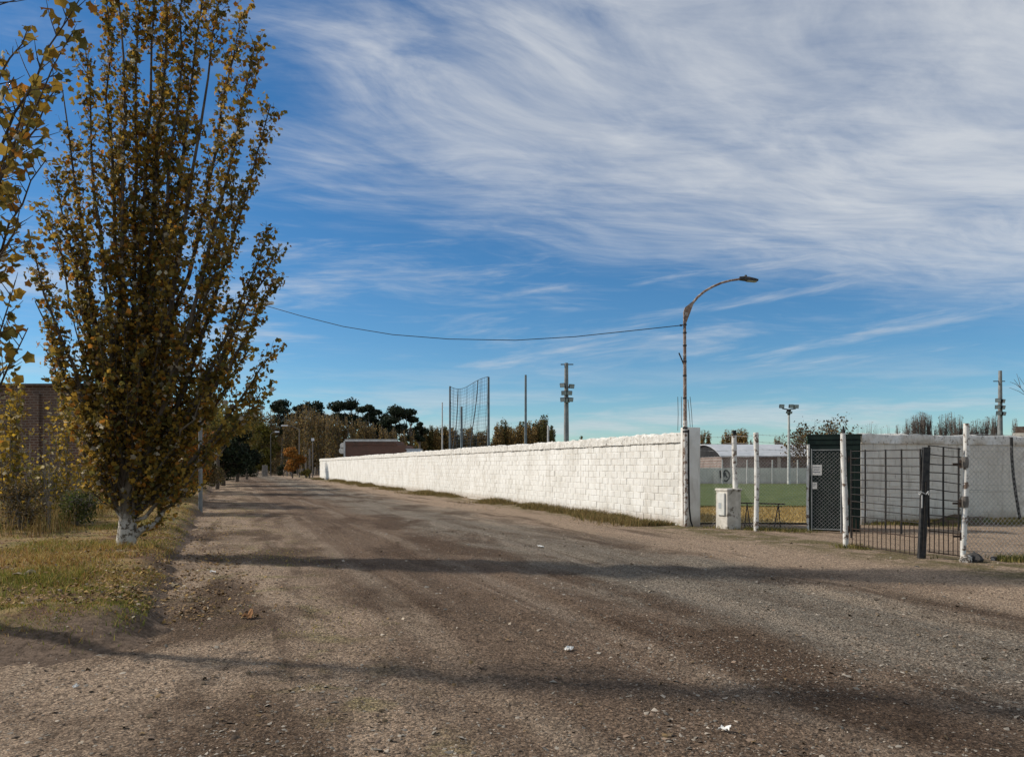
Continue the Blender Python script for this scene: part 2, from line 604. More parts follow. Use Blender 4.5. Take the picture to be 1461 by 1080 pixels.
M['picket'] = noisy('brown_rusting_iron', (0.030, 0.022, 0.018), (0.075, 0.045, 0.030), 20.0, 0.75, 0.2, 80)
M['rebar'] = noisy('rebar_steel', (0.045, 0.085, 0.085), (0.10, 0.11, 0.10), 10.0, 0.7)
M['kiosk'] = noisy('dark_green_sheet', (0.006, 0.014, 0.011), (0.013, 0.027, 0.019), 3.0, 0.5, 0.1, 30)
M['kiosk_edge'] = noisy('green_painted_edge', (0.022, 0.050, 0.020), (0.040, 0.075, 0.028), 5.0, 0.6)
M['paper'] = noisy('white_paper', (0.66, 0.64, 0.60), (0.78, 0.76, 0.71), 3.0, 0.8)
M['ink'] = noisy('printed_ink', (0.10, 0.11, 0.15), (0.16, 0.17, 0.21), 9.0, 0.8)
M['black'] = noisy('black_paint', (0.014, 0.014, 0.014), (0.035, 0.034, 0.033), 9.0, 0.8)
M['wire'] = noisy('galvanised_wire', (0.32, 0.32, 0.31), (0.48, 0.47, 0.46), 9.0, 0.6, metallic=0.2)
M['net'] = noisy('dark_net_cord', (0.045, 0.06, 0.07), (0.07, 0.08, 0.09), 9.0, 0.9)
M['concrete'] = noisy('stained_concrete', (0.45, 0.42, 0.36), (0.62, 0.58, 0.52), 5.0, 0.92, 0.5, 30, c3=(0.17, 0.15, 0.12), cover3=0.60, scale3=4.0)
M['meter_box'] = noisy('grey_meter_box', (0.52, 0.52, 0.48), (0.62, 0.61, 0.57), 8.0, 0.6)
M['pole_grey'] = noisy('grey_concrete_pole', (0.17, 0.18, 0.18), (0.27, 0.27, 0.26), 3.0, 0.8)
M['pole_light'] = noisy('pale_pole', (0.42, 0.42, 0.40), (0.58, 0.57, 0.54), 3.0, 0.8)
M['pole_net'] = noisy('blue_grey_pole', (0.10, 0.13, 0.15), (0.18, 0.21, 0.22), 3.0, 0.7)
M['lamp_dark'] = noisy('dark_floodlight', (0.022, 0.025, 0.028), (0.045, 0.048, 0.05), 9.0, 0.5)
M['glass'] = noisy('lamp_glass', (0.30, 0.33, 0.34), (0.42, 0.45, 0.46), 9.0, 0.25, spec=0.5)
M['roof_metal'] = noisy('pale_metal_roof', (0.36, 0.38, 0.40), (0.47, 0.48, 0.50), 1.2, 0.6)
M['gable_shade'] = noisy('painted_gable_shade', (0.012, 0.013, 0.014), (0.025, 0.025, 0.025), 2.0, 0.9)
M['roof_tile'] = noisy('brown_roof_edge', (0.075, 0.050, 0.038), (0.15, 0.105, 0.08), 9.0, 0.9, 0.5, 30)
M['pitch'] = noisy('green_turf_pitch', (0.058, 0.080, 0.018), (0.085, 0.108, 0.026), 0.5, 0.95, 0.6, 60, c3=(0.12, 0.14, 0.045), cover3=0.58, scale3=1.2)
M['dry'] = noisy('dry_straw_ground', (0.36, 0.25, 0.085), (0.47, 0.35, 0.14), 1.6, 0.95, 0.7, 40, c3=(0.17, 0.13, 0.055), cover3=0.60, scale3=2.2)
M['car'] = noisy('dark_car_paint', (0.03, 0.035, 0.045), (0.05, 0.055, 0.07), 3.0, 0.35, spec=0.5)
M['car_glass'] = noisy('pale_windscreen', (0.22, 0.27, 0.33), (0.28, 0.33, 0.38), 3.0, 0.15, spec=0.6)
M['tyre'] = noisy('black_rubber', (0.015, 0.015, 0.015), (0.03, 0.03, 0.03), 9.0, 0.9)
M['cornice'] = noisy('white_cornice', (0.52, 0.50, 0.47), (0.66, 0.64, 0.60), 2.0, 0.8)
M['white_sheet'] = noisy('white_sheet_wall', (0.60, 0.62, 0.66), (0.70, 0.71, 0.74), 2.0, 0.8)


def brick_mat(name, c1, c2, mortar, along, bw=0.26, bh=0.075, ms=0.012):
    m, t, b = new_mat(name)
    pos = t.add('ShaderNodeNewGeometry').outputs['Position']
    uv = t.comb(t.dot(pos, along), t.sep(pos)[2], 0.0)
    br = t.add('ShaderNodeTexBrick')
    t.put(br.inputs['Vector'], uv)
    t.put(br.inputs['Color1'], c1)
    t.put(br.inputs['Color2'], c2)
    t.put(br.inputs['Mortar'], mortar)
    br.inputs['Scale'].default_value = 1.0
    br.inputs['Brick Width'].default_value = bw
    br.inputs['Row Height'].default_value = bh
    br.inputs['Mortar Size'].default_value = ms
    n = t.noise(pos, 0.9, 6.0, 0.65, 0.3)
    col = t.mix(t.math('MULTIPLY', t.step(n, 0.42, 0.68), 0.6), br.outputs['Color'], (0.11, 0.085, 0.07))
    t.put(b.inputs['Base Color'], col)
    b.inputs['Roughness'].default_value = 0.92
    t.put(b.inputs['Normal'], t.bump(t.math('SUBTRACT', 1.0, br.outputs['Fac']), 0.8, 0.02))
    return m


M['brick_left'] = brick_mat('brown_brick', (0.17, 0.085, 0.055), (0.11, 0.060, 0.042), (0.24, 0.18, 0.14), (1, 0, 0), 0.30, 0.11, 0.022)
M['brick_red'] = brick_mat('red_brown_brick', (0.24, 0.105, 0.07), (0.17, 0.085, 0.06), (0.20, 0.15, 0.12), (1, 0, 0))
M['brick_hall'] = brick_mat('dull_brick', (0.26, 0.16, 0.13), (0.19, 0.125, 0.10), (0.30, 0.26, 0.23), (1, 0, 0), 0.3, 0.15, 0.03)


def bark_mat(name, c1, c2, wash=None, wash_h=0.7):
    m, t, b = new_mat(name)
    pos = t.add('ShaderNodeNewGeometry').outputs['Position']
    st = t.vmath('MULTIPLY', pos, (1.0, 1.0, 0.25))
    n = t.noise(st, 14.0, 6.0, 0.7, 0.4)
    col = t.mix(t.step(n, 0.35, 0.65), c1, c2)
    if wash is not None:
        z = t.math('ADD', t.sep(pos)[2], t.math('MULTIPLY', t.math('SUBTRACT', t.noise(pos, 7.0, 5.0, 0.7), 0.5), 0.9))
        chip = t.step(t.noise(pos, 11.0, 6.0, 0.7), 0.58, 0.50)
        col = t.mix(t.math('MULTIPLY', t.step(z, wash_h + 0.22, wash_h - 0.25), chip), col, wash)
    t.put(b.inputs['Base Color'], col)
    b.inputs['Roughness'].default_value = 0.9
    t.put(b.inputs['Normal'], t.bump(n, 0.8, 0.03))
    return m


M['bark'] = bark_mat('poplar_bark', (0.075, 0.060, 0.042), (0.16, 0.13, 0.095), (0.50, 0.455, 0.39), 0.72)
M['bark_plain'] = bark_mat('brown_bark', (0.060, 0.046, 0.034), (0.12, 0.095, 0.07))
M['bark_grey'] = bark_mat('grey_bark', (0.13, 0.115, 0.10), (0.24, 0.21, 0.185))
M['leaf'] = leaf_mat('autumn_leaf', 0.50)
M['far_leaf'] = leaf_mat('far_foliage', 0.15, 0.8)
M['blade'] = leaf_mat('grass_blade', 0.25, 0.8)
M['stone'] = attr_mat('gravel_stone', 0.9)
M['litter'] = attr_mat('fallen_leaf', 0.8)

# ================================================================== SETTING
# far base ground
mb = MB()
mb.add([(-4500, -200, -0.06), (4500, -200, -0.06), (4500, 6000, -0.06), (-4500, 6000, -0.06)], [[0, 1, 2, 3]])
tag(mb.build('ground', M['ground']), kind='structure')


def road_z(x, y):
    a = x * U[0] + y * U[1]
    v = x * V[0] + y * V[1]
    z = 0.016 * fbm2(x, y, 0.35, 3, 1)
    z += 0.017 * fbm2(a * 0.06, v, 1.6, 3, 2)          # ruts along the road
    z += 0.006 * fbm2(x, y, 4.0, 3, 3)
    vw = v + 0.45 * fbm2(a, 0 * a, 0.06, 2, 5)
    for v0 in (1.9, 3.5, 5.5, 7.1):
        z += 0.010 * np.exp(-((vw - v0 - 0.36) / 0.16) ** 2) + 0.008 * np.exp(-((vw - v0 + 0.36) / 0.16) ** 2) - 0.020 * np.exp(-((vw - v0) / 0.22) ** 2)
    z += 0.0035 * fbm2(x, y, 14.0, 2, 4)
    return z


NR, NC = 470, 430
yy = 1.2 * np.exp(np.linspace(0, math.log(150 / 1.2), NR))
uu = np.linspace(-1, 1, NC)
YY = np.repeat(yy[:, None], NC, 1)
XX = uu[None, :] * (yy[:, None] * 0.78 + 4.0)
ZZ = road_z(XX, YY)
idx = np.arange(NR * NC).reshape(NR, NC)
q = np.stack([idx[:-1, :-1], idx[:-1, 1:], idx[1:, 1:], idx[1:, :-1]], -1).reshape(-1, 4)
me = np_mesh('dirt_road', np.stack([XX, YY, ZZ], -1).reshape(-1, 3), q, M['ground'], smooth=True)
tag(link('road', me), kind='structure')


def verge_z(a, v):
    edge = -0.58 + 0.16 * fbm2(a, v * 0.3, 0.8, 3, 21) + 0.05 * fbm2(a, v, 4.0, 2, 22)
    end = 7.15 + 0.25 * fbm2(v, a * 0.2, 0.9, 3, 23) + 0.35 * sstep(v, -1.2, -3.2)
    k = sstep(edge - v, -0.10, 0.62) * sstep(a - end, -0.2, 1.1)
    return -0.05 + k * (0.25 + 0.05 * fbm2(a, v, 0.6, 3, 24) + 0.012 * fbm2(a, v, 6.0, 2, 25)) + 0.010 * fbm2(a, v, 9.0, 3, 26) * sstep(a, 30, 12)


aa = 6.4 + 0.04 * (np.exp(np.linspace(0, math.log(2600), 330)) - 1) * 1.0
vv = -0.3 - 0.02 * (np.exp(np.linspace(0, math.log(1600), 150)) - 1)
A2, V2 = np.meshgrid(aa, vv, indexing='ij')
Z2 = verge_z(A2, V2)
pts = A2[..., None] * U + V2[..., None] * V
pts[..., 2] = Z2
idx = np.arange(A2.size).reshape(A2.shape)
q = np.stack([idx[:-1, :-1], idx[1:, :-1], idx[1:, 1:], idx[:-1, 1:]], -1).reshape(-1, 4)
me = np_mesh('verge', pts.reshape(-1, 3), q[:, ::-1], M['verge'], smooth=True)
tag(link('verge', me), kind='structure')

# sports ground behind the walls
mb = MB()
WX = lambda y: 4.6 - 0.3822 * (y - 20.3)
mb.add([(WX(20.9) + 0.4, 20.9, 0.045), (12.0, 20.9, 0.045), (60, 31, 0.045), (60, 64, 0.045), (WX(64) + .4, 64, 0.045)], [[0, 1, 2, 3, 4]])
tag(mb.build('dry_grass_ground', M['dry']), kind='structure')
mb = MB()
pq = [(WX(28.5) + 1.2, 28.5), (60, 28.5), (60, 64), (WX(64) + 1.2, 64)]
pv = [(x, y, z) for z in (0.0, 0.12) for x, y in pq]
mb.add(pv, [[4, 5, 6, 7], [0, 1, 5, 4], [1, 2, 6, 5], [2, 3, 7, 6], [3, 0, 4, 7]])
tag(mb.build('sports_pitch', M['pitch']), kind='structure')

# ================================================================== LONG WHITE WALL
W0 = np.array([4.6, 20.3, 0.0])
UN = np.array([-0.934, -0.357, 0.0])        # faces the road
WL = 81.5
wall = thing('block_wall', W0 + U * 0.3, 'long white limewashed block wall running down the right side of the dirt road', 'wall')
mb = MB()
mb.box(W0 + U * (WL / 2) - UN * 0.0785 + [0, 0, 1.10], (WL, 0.14, 2.28), U, UN, (0, 0, 1))
mb.build('wall_core', M['mortar'], wall)
# blocks
BW, BH, COURSES = 0.40, 0.20, 11
blocks = []
ncol = int(WL / BW)
for r in range(COURSES):
    for c in range(ncol):
        blocks.append((r, c, (c + (0.5 if r % 2 else 0.0)) * BW + 0.02))
block_meshes = []


def block_mesh(k):
    m_ = MB()
    hx, hz, dep = 0.1965, 0.0965, 0.05
    j = lambda s=0.003: random.uniform(-s, s)
    fr = [(-hx + j(), -hz + j()), (hx + j(), -hz + j()), (hx + j(), hz + j()), (-hx + j(), hz + j())]
    bv = 0.009
    back = [(x, -0.03, z) for x, z in fr]
    mid_ = [(x, dep * 0.4 - 0.008, z) for x, z in fr]
    front = [(x - math.copysign(bv, x), dep * 0.4 + 0.002 + j(0.002), z - math.copysign(bv, z)) for x, z in fr]
    vs = back + mid_ + front
    fs = []
    for s in (0, 4):
        for i in range(4):
            n = (i + 1) % 4
            fs.append([s + i, s + n, s + 4 + n, s + 4 + i])
    fs.append([8, 9, 10, 11])
    m_.add(vs, fs)
    return m_


variants = [block_mesh(k) for k in range(7)]
block_meshes = [v.mesh('block', M['white_wall']) for v in variants]
rotw = math.atan2(U[1], U[0])
# local frame: x along U, y must point to the road: rotate by rotw -> local y = (-U.y, U.x) = (-.934,-.357) = UN
blocks.sort(key=lambda b: b[2])
rest = MB()
n_ind = 0
for r, c, s in blocks:
    off = random.uniform(-0.006, 0.004)
    p = W0 + U * (s + BW / 2 + 0.03) + UN * (off - 0.018) + np.array([0, 0, 0.03 + r * BH + BH / 2])
    if s + BW > WL: continue
    k = random.randrange(7)
    if n_ind < 297:
        o = link('block', block_meshes[k], wall, p - np.array(wall.location))
        o.rotation_euler = (random.uniform(-0.012, 0.012), random.uniform(-0.006, 0.006), rotw + random.uniform(-0.008, 0.008))
        n_ind += 1
    else:
        vs = [p + U * x + UN * y + np.array([0, 0, z]) for x, y, z in variants[k].v]
        rest.add(vs, variants[k].f)
rest.build('blocks', M['white_wall'], wall, kind='stuff')
# rough cap band poured along the top
NS = 640
sv = np.concatenate([np.linspace(0, 24, 440), np.linspace(24.3, WL, NS - 440)])
prof = [(-0.13, 2.235), (0.030, 2.24), (0.046, 2.252), (0.044, 2.47), (0.030, 2.50), (-0.02, 2.515), (-0.13, 2.50), (-0.16, 2.44)]
cv = []
for i, s in enumerate(sv):
    for k, (y, z) in enumerate(prof):
        amp = 0.03 if z > 2.3 else 0.012
        dz = amp * fbm2(s, k * 1.7, 3.2, 5, 31, 0.65) + 0.02 * fbm2(s, 0, 0.25, 2, 33) * (z > 2.3)
        dy = 0.020 * fbm2(s, k * 2.3 + 5, 4.5, 4, 32, 0.65)
        cv.append(W0 + U * s + UN * (y + dy) + np.array([0, 0, z + dz]))
kq = len(prof)
fs = []
for i in range(NS - 1):
    for k in range(kq):
        k2 = (k + 1) % kq
        fs.append([i * kq + k, (i + 1) * kq + k, (i + 1) * kq + k2, i * kq + k2])
me = np_mesh('cap', np.array(cv) - np.array(wall.location), fs, M['cap'])
me.polygons.foreach_set('use_smooth', np.zeros(len(me.polygons), dtype=bool))
link('cap_beam', me, wall)
mb = MB()
mb.bevbox(W0 - U * 0.17 - UN * 0.10 + [0, 0, 1.31], (0.34, 0.40, 2.64), 0.012, U, UN)
mb.build('end_pillar', M['white_wall'], wall)
for px, top, dy in ((967.0, 566, 0.14), (972.0, 566, 0.30), (986.5, 566, -0.02), (983.5, 570, 0.2)):
    Yr = 20.25 + dy
    b0 = P(px + (0 if px < 975 else 1.5), 613, Yr)
    t0 = P(px - (0 if px < 975 else 2.0), top, Yr)
    b0[2] = 2.55
    mb = MB()
    mb.path([b0, (b0 + t0) / 2 + [0.01, 0, 0], t0], 0.008, 5)
    mb.build('rebar', M['rebar'], wall)

# ================================================================== STREET LAMP at the wall's end
LY = 19.85


def lamp_post():
    base = P(978.5, 752, LY)
    base[2] = -0.05
    lp = thing('street_lamp', (base[0], base[1], 0), 'rusty street lamp with a curved arm standing against the end of the white wall', 'street lamp')
    top = P(976.8, 462, LY)
    mid = P(977.5, 600, LY)
    mb = MB()
    mb.path([base, P(978.2, 680, LY), mid], [0.062, 0.06, 0.056], 10)
    mb.build('lower_pole', M['rust_white'], lp)
    mb = MB()
    mb.path([mid - [0, 0, 0.03], mid, P(977.2, 540, LY), top], [0.05, 0.048, 0.044, 0.038], 10)
    up = mb.build('upper_pole', M['rusty'], lp)
    mb = MB()
    for y in (617, 612):
        c = P(977.6, y, LY)
        mb.path([c, c + [0, 0, 0.05]], 0.068, 10)
    mb.build('collar', M['dark_metal'], lp)
    # gusset plate between pole and arm
    mb = MB()
    outl = [(975.3, 463), (978.5, 463), (981.5, 455), (990.5, 431), (987.5, 430.5), (977.5, 438.5), (975.5, 445)]
    fr = [P(x, y, LY - 0.03) for x, y in outl]
    bk = [P(x, y, LY - 0.03) + [0, 0.06, 0] for x, y in outl]
    n = len(outl)
    fs = [list(range(n - 1, -1, -1)), [n + i for i in range(n)]]
    for i in range(n):
        j = (i + 1) % n
        fs.append([i, j, n + j, n + i])
    mb.add(fr + bk, fs)
    mb.build('bracket', M['rusty'], lp)
    mb = MB()
    arm = [(976.8, 463), (978, 452), (982, 443), (988, 433), (995, 424.5), (1005, 416), (1017, 409), (1030, 403.5), (1043, 400.2), (1058, 398.2)]
    mb.path([P(x, y, LY) for x, y in arm], [0.038, 0.036, 0.034, 0.033, 0.032, 0.031, 0.03, 0.029, 0.028, 0.028], 8)
    mb.build('arm', M['rusty'], lp)
    # lamp head: tapered housing with lens below and photocell on top
    h0, h1 = P(1055, 398.0, LY), P(1080.5, 400.2, LY)
    t = (h1 - h0) / np.linalg.norm(h1 - h0)
    sy = np.array([0, 1.0, 0])
    upv = np.cross(t, sy) * -1
    if upv[2] < 0: upv = -upv
    secs = [(0.0, 0.05, 0.055), (0.12, 0.075, 0.07), (0.24, 0.11, 0.06), (0.40, 0.12, 0.035), (0.47, 0.10, 0.022)]
    vs, fs = [], []
    for s, wd, hh in secs:
        for x, z in ((-wd, -0.03), (wd, -0.03), (wd, hh * 0.4), (wd * 0.6, hh), (-wd * 0.6, hh), (-wd, hh * 0.4)):
            vs.append(h0 + t * s + sy * x + upv * z)
    for i in range(len(secs) - 1):
        for k in range(6):
            k2 = (k + 1) % 6
            fs.append([i * 6 + k, i * 6 + k2, i * 6 + 6 + k2, i * 6 + 6 + k])
    fs.append([5, 4, 3, 2, 1, 0])
    fs.append([24 + i for i in range(6)])
    mb = MB()
    mb.add(vs, fs)
    hd = mb.build('lamp_head', M['dark_metal'], lp)
    mb = MB()
    mb.box(h0 + t * 0.32 - upv * 0.038, (0.24, 0.17, 0.014), t, sy, upv)
    mb.build('lens', M['glass'], hd)
    mb = MB()
    c = h0 + t * 0.16 + upv * 0.055
    mb.path([c, c + upv * 0.05, c + upv * 0.06], [0.035, 0.035, 0.02], 8)
    mb.build('photocell', M['dark_metal'], hd)
    # clamps, insulators, stub pipe
    for y in (463.5, 475, 493, 516, 536, 568):
        c = P(977.0, y, LY)
        mb = MB()
        mb.path([c - [0, 0, 0.02], c + [0, 0, 0.02]], 0.053, 8)
        mb.build('clamp', M['dark_metal'], lp)
    mb = MB()
    mb.tube(P(976, 463.5, LY), P(971, 464.5, LY), 0.012, n=6)
    c = P(971.5, 464.3, LY)
    mb.path([c - [0.03, 0, 0], c + [0.03, 0, 0]], 0.025, 8)
    mb.build('insulator', M['dark_metal'], lp)
    mb = MB()
    mb.path([P(976.2, 522, LY), P(973.5, 515, LY), P(968.6, 503.5, LY)], [0.016, 0.018, 0.018], 6)
    mb.build('stub_pipe', M['dark_metal'], lp)
    mb = MB()
    mb.path([P(982.3, 613, LY - .02), P(982.6, 680, LY - .02), P(983.5, 725, LY - .02), P(985.5, 743, LY - .02), P(988, 751, LY - .02)], 0.022, 6)
    mb.build('conduit', M['black'], lp)
    mb = MB()
    mb.path([P(975.0, 613, LY), P(974.6, 680, LY), P(975.2, 752, LY)], 0.018, 6)
    mb.build('side_pipe', M['rusty'], lp)
    return lp


lamp_post()

# second lamp behind the big tree; the overhead wire hangs between the two
L2Y = 26.0
b2 = P(286, 700, L2Y)
lp2 = thing('street_lamp', (b2[0], b2[1], 0), 'street lamp half hidden behind the tall autumn tree, its arm pointing right', 'street lamp')
mb = MB()
mb.path([(b2[0], b2[1], -0.05), P(286, 560, L2Y), P(287, 460, L2Y)], [0.075, 0.065, 0.05], 8)
mb.build('pole', M['pole_grey'], lp2)
mb = MB()
mb.path([P(287, 462, L2Y), P(292, 452, L2Y), P(305, 445, L2Y), P(330, 439.5, L2Y), P(352, 436, L2Y), P(370, 434, L2Y)], [0.05, 0.045, 0.04, 0.036, 0.034, 0.03], 8)
mb.build('arm', M['rusty'], lp2)
mb = MB()
mb.box(P(379, 433.6, L2Y), (0.52, 0.2, 0.09), (0.985, 0, 0.1), (0, 1, 0), (-0.1, 0, 0.985), 0.012)
mb.build('lamp_head', M['pole_light'], lp2)
mb = MB()
wp = [(378, 436, L2Y), (430, 451, 25.0), (490, 466, 24.0), (560, 477.5, 23.0), (640, 483.8, 22.2), (735, 485.5, 21.4), (820, 480.5, 20.8), (900, 472, 20.3), (971.5, 464.3, LY)]
mb.path([P(*p) for p in wp], 0.011, 5)
tag(mb.build('overhead_cable', M['black']), 'single thin dark cable hanging across the sky between the two street lamps', 'cable')

# ================================================================== METER PEDESTAL
mc = np.array([5.42, 19.05, 0.0])        # the corner nearest the camera
md1 = U                                   # left face runs back along the road direction
md2 = np.array([0.934, 0.357, 0.0])
mbx = thing('meter_pedestal', mc + md1 * 0.24 + md2 * 0.21, 'squat concrete electricity meter pedestal beside the end of the white wall', 'meter pedestal')
mb = MB()
mb.bevbox(mc + md1 * 0.24 + md2 * 0.21 + [0, 0, 0.49], (0.48, 0.42, 1.0), 0.012, md1, md2)
mb.build('body', M['concrete'], mbx)
mb = MB()
mb.bevbox(mc + md1 * 0.24 + md2 * 0.21 + [0, 0, 1.005], (0.52, 0.46, 0.05), 0.012, md1, md2)
mb.build('top_slab', M['concrete'], mbx)
mb = MB()
mb.bevbox(mc + md1 * 0.22 - md2 * 0.022 + [0, 0, 0.64], (0.30, 0.05, 0.56), 0.012, md1, md2)
dr = mb.build('meter_door', M['meter_box'], mbx)
mb = MB()
mb.box(mc + md1 * 0.24 - md2 * 0.05 + [0, 0, 0.60], (0.10, 0.008, 0.14), md1, md2)
mb.build('meter_window', M['glass'], dr)

# ================================================================== FENCES OF CHAIN LINK
def chain_mesh(a, b, z0, z1, pitch=0.07, r=0.0022):
    """diagonal wires both ways between two points"""
    a = np.array(a, float); b = np.array(b, float)
    L = np.linalg.norm((b - a)[:2])
    H = z1 - z0
    dirv = (b - a) / np.linalg.norm(b - a)
    nrm = np.array([-dirv[1], dirv[0], 0])
    mb = MB()
    step = pitch * 1.0
    k = -H
    while k < L:
        for sgn in (1, -1):
            s0, s1 = max(k, 0.0), min(k + H, L)
            if s1 - s0 < 0.02: continue
            h0, h1 = s0 - k, s1 - k
            if sgn < 0: h0, h1 = H - h0, H - h1
            p0 = a + dirv * s0; p1 = a + dirv * s1
            ns = 3
            pts_ = []
            for q_ in range(ns + 1):
                f_ = q_ / ns
                pp = p0 * (1 - f_) + p1 * f_
                zz = z0 + h0 * (1 - f_) + h1 * f_
                bow = 0.03 * math.sin(3.1 * (zz - z0) / H) * math.sin(2.2 * np.dot(pp - a, dirv))
                pts_.append([pp[0] + nrm[0] * (bow + sgn * r), pp[1] + nrm[1] * (bow + sgn * r), zz])
            mb.path(pts_, r, 3, cap=False)
        k += step
    return mb


def strand(mb, pts, r=0.004, barbs=False):
    mb.path(pts, r, 4)
    if barbs:
        pts = [np.array(p, float) for p in pts]
        for i in range(len(pts) - 1):
            L = np.linalg.norm(pts[i + 1] - pts[i])
            for k in range(int(L / 0.14)):
                c = pts[i] + (pts[i + 1] - pts[i]) * (k * 0.14 / L)
                mb.tube(c + [-.01, 0, .022], c + [.01, 0, -.022], 0.003, n=3)


def lumpy_post(x0, x1, ybot, ytop, Y, r, mat, parent, name='post', base_z=-0.05):
    b_ = P(x0, ybot, Y); b_[2] = base_z
    t_ = P(x1, ytop, Y)
    pts_, rad = [], []
    for i in range(15):
        f = i / 14
        p = b_ * (1 - f) + t_ * f
        p[0] += 0.012 * math.sin(5 * f + x0)
        pts_.append(p)
        rad.append(r * (1 + 0.06 * math.sin(17 * f + x0) + random.uniform(-.05, .05)))
    mb = MB()
    mb.path(pts_, rad, 8)
    return mb.build(name, mat, parent), t_


fl = thing('chain_link_fence', (6.1, 18.8, 0), 'chain link fence with barbed wire and chipped white posts left of the dark kiosk', 'fence')
FA = np.array([4.98, 20.05, 0]); FB = P(1049, 755, 19.2); FB[2] = 0; FC = G(1079, 757); FD = G(1152.5, 758)
o, tB = lumpy_post(1049.5, 1048, 757, 622, 19.45, 0.065, M['white_post'], fl)
mb = MB()
mb.path([P(1048.3, 622, 19.45), P(1047.2, 614, 19.45)], [0.05, 0.055], 8)
mb.build('post_tip', M['black'], fl)
o, tC = lumpy_post(1079.5, 1079, 757, 617, FC[1], 0.062, M['white_post'], fl)
o, tD = lumpy_post(1153, 1152.5, 757, 634, FD[1], 0.033, M['white_post'], fl)
for a_, b_ in ((FA, np.array([tB[0], 19.4, 0])), (np.array([tB[0], 19.4, 0]), FC), (FC, FD)):
    chain_mesh(a_, b_, 0.06, 1.86, 0.085, 0.0022).build('mesh_panel', M['wire'], fl, kind='stuff')
for z in (1.86, 2.02, 2.2, 2.38):
    mb = MB()
    sag = 0.03
    pts_ = []
    for a_, b_ in ((FA, np.array([tB[0], 19.4, 0])), (np.array([tB[0], 19.4, 0]), FC), (FC, FD)):
        for f in (0, 0.25, 0.5, 0.75):
            p = a_ * (1 - f) + b_ * f
            pts_.append([p[0], p[1] - 0.05, z - 4 * sag * f * (1 - f)])
    pts_.append([FD[0], FD[1] - 0.05, min(z, 2.1)])
    strand(mb, pts_, 0.0035, z > 1.9)
    mb.build('barbed_wire' if z > 1.9 else 'tension_wire', M['wire'], fl)

# ================================================================== DARK GREEN KIOSK behind the mesh door
kx = np.array([0.932, -0.362, 0]); ky = np.array([0.362, 0.932, 0])
kc = np.array([7.40, 18.95, 0.0]) + kx * 0.61 + ky * 0.5
kw = thing('kiosk', kc, 'dark green sheet metal ticket kiosk with two white papers stuck on it', 'kiosk')
mb = MB()
mb.box(kc + [0, 0, 1.17], (1.20, 1.0, 2.34), kx, ky)
mb.build('body', M['kiosk'], kw)
mb = MB()
for s in range(9):
    mb.box(kc - ky * 0.512 + kx * (-0.46 + s * 0.115) + [0, 0, 0.98], (0.04, 0.022, 1.9), kx, ky)
mb.build('sheet_rib', M['kiosk'], kw)
mb = MB()
mb.box(kc - ky * 0.49 - kx * 0.612 + [0, 0, 1.17], (0.022, 0.16, 2.34), kx, ky)
mb.build('corner_post', M['kiosk_edge'], kw)
for k, z in enumerate((2.05, 2.19, 2.31)):
    mb = MB()
    mb.box(kc - ky * (0.515 + 0.01 * k) + [0, 0, z], (1.19, 0.03, 0.10), kx, ky)
    mb.build('awning_slat', M['kiosk'], kw)
mb = MB()
mb.box(kc + [0, 0, 2.365], (1.26, 1.1, 0.045), kx, ky)
mb.build('roof', M['kiosk'], kw)
for nm, (x0, x1, y0, y1), lab in (('notice', (1157.5, 1172, 663, 678), 'larger white paper notice on the dark green kiosk'),
                                  ('notice', (1157.5, 1165.5, 688, 697.5), 'smaller square white paper low on the kiosk')):
    Yn = 18.74 - (x0 + x1 - 2315) / 2 * 0.0066
    c0, c1 = P(x0, y1, Yn), P(x1, y0, Yn)
    mb = MB()
    w_, h_ = c1[0] - c0[0], c1[2] - c0[2]
    cen = np.array([(c0[0] + c1[0]) / 2, Yn + 0.0, (c0[2] + c1[2]) / 2])
    mb.box(cen, (w_, 0.006, h_), kx, ky)
    sh = mb.build(nm, M['paper'])
    me_ = sh.data
    sh.location = cen
    for v_ in me_.vertices:
        v_.co = Vector(v_.co) - Vector(cen)
    tag(sh, lab, 'notice')
    mb = MB()
    for k in range(3 if w_ > 0.2 else 2):
        mb.box(cen - ky * 0.0045 + [0, 0, h_ * (0.26 - 0.22 * k)], (w_ * (0.66 - 0.12 * (k % 2)), 0.002, h_ * 0.06), kx, ky)
    mb.build('print', M['ink'], sh)

# mesh door in front of the kiosk
md = thing('mesh_door', FD + [0.02, -0.1, 0], 'pale framed chain link door closed in front of the dark green kiosk', 'door')
DA, DB = FD + np.array([0.05, -0.12, 0]), G(1200, 760) + np.array([0, 0.0, 0])
chain_mesh(DA, DB, 0.08, 1.98, 0.09, 0.0022).build('mesh_panel', M['wire'], md, kind='stuff')
for a_ in (DA, DB):
    mb = MB()
    mb.tube(a_ + [0, 0, 0.0], a_ + [0, 0, 2.02], 0.016, n=6)
    mb.build('stile', M['pole_grey'], md)
for z in (0.07, 1.99):
    mb = MB()
    mb.tube(DA + [0, 0, z], DB + [0, 0, z], 0.014, n=6)
    mb.build('rail', M['pole_grey'], md)

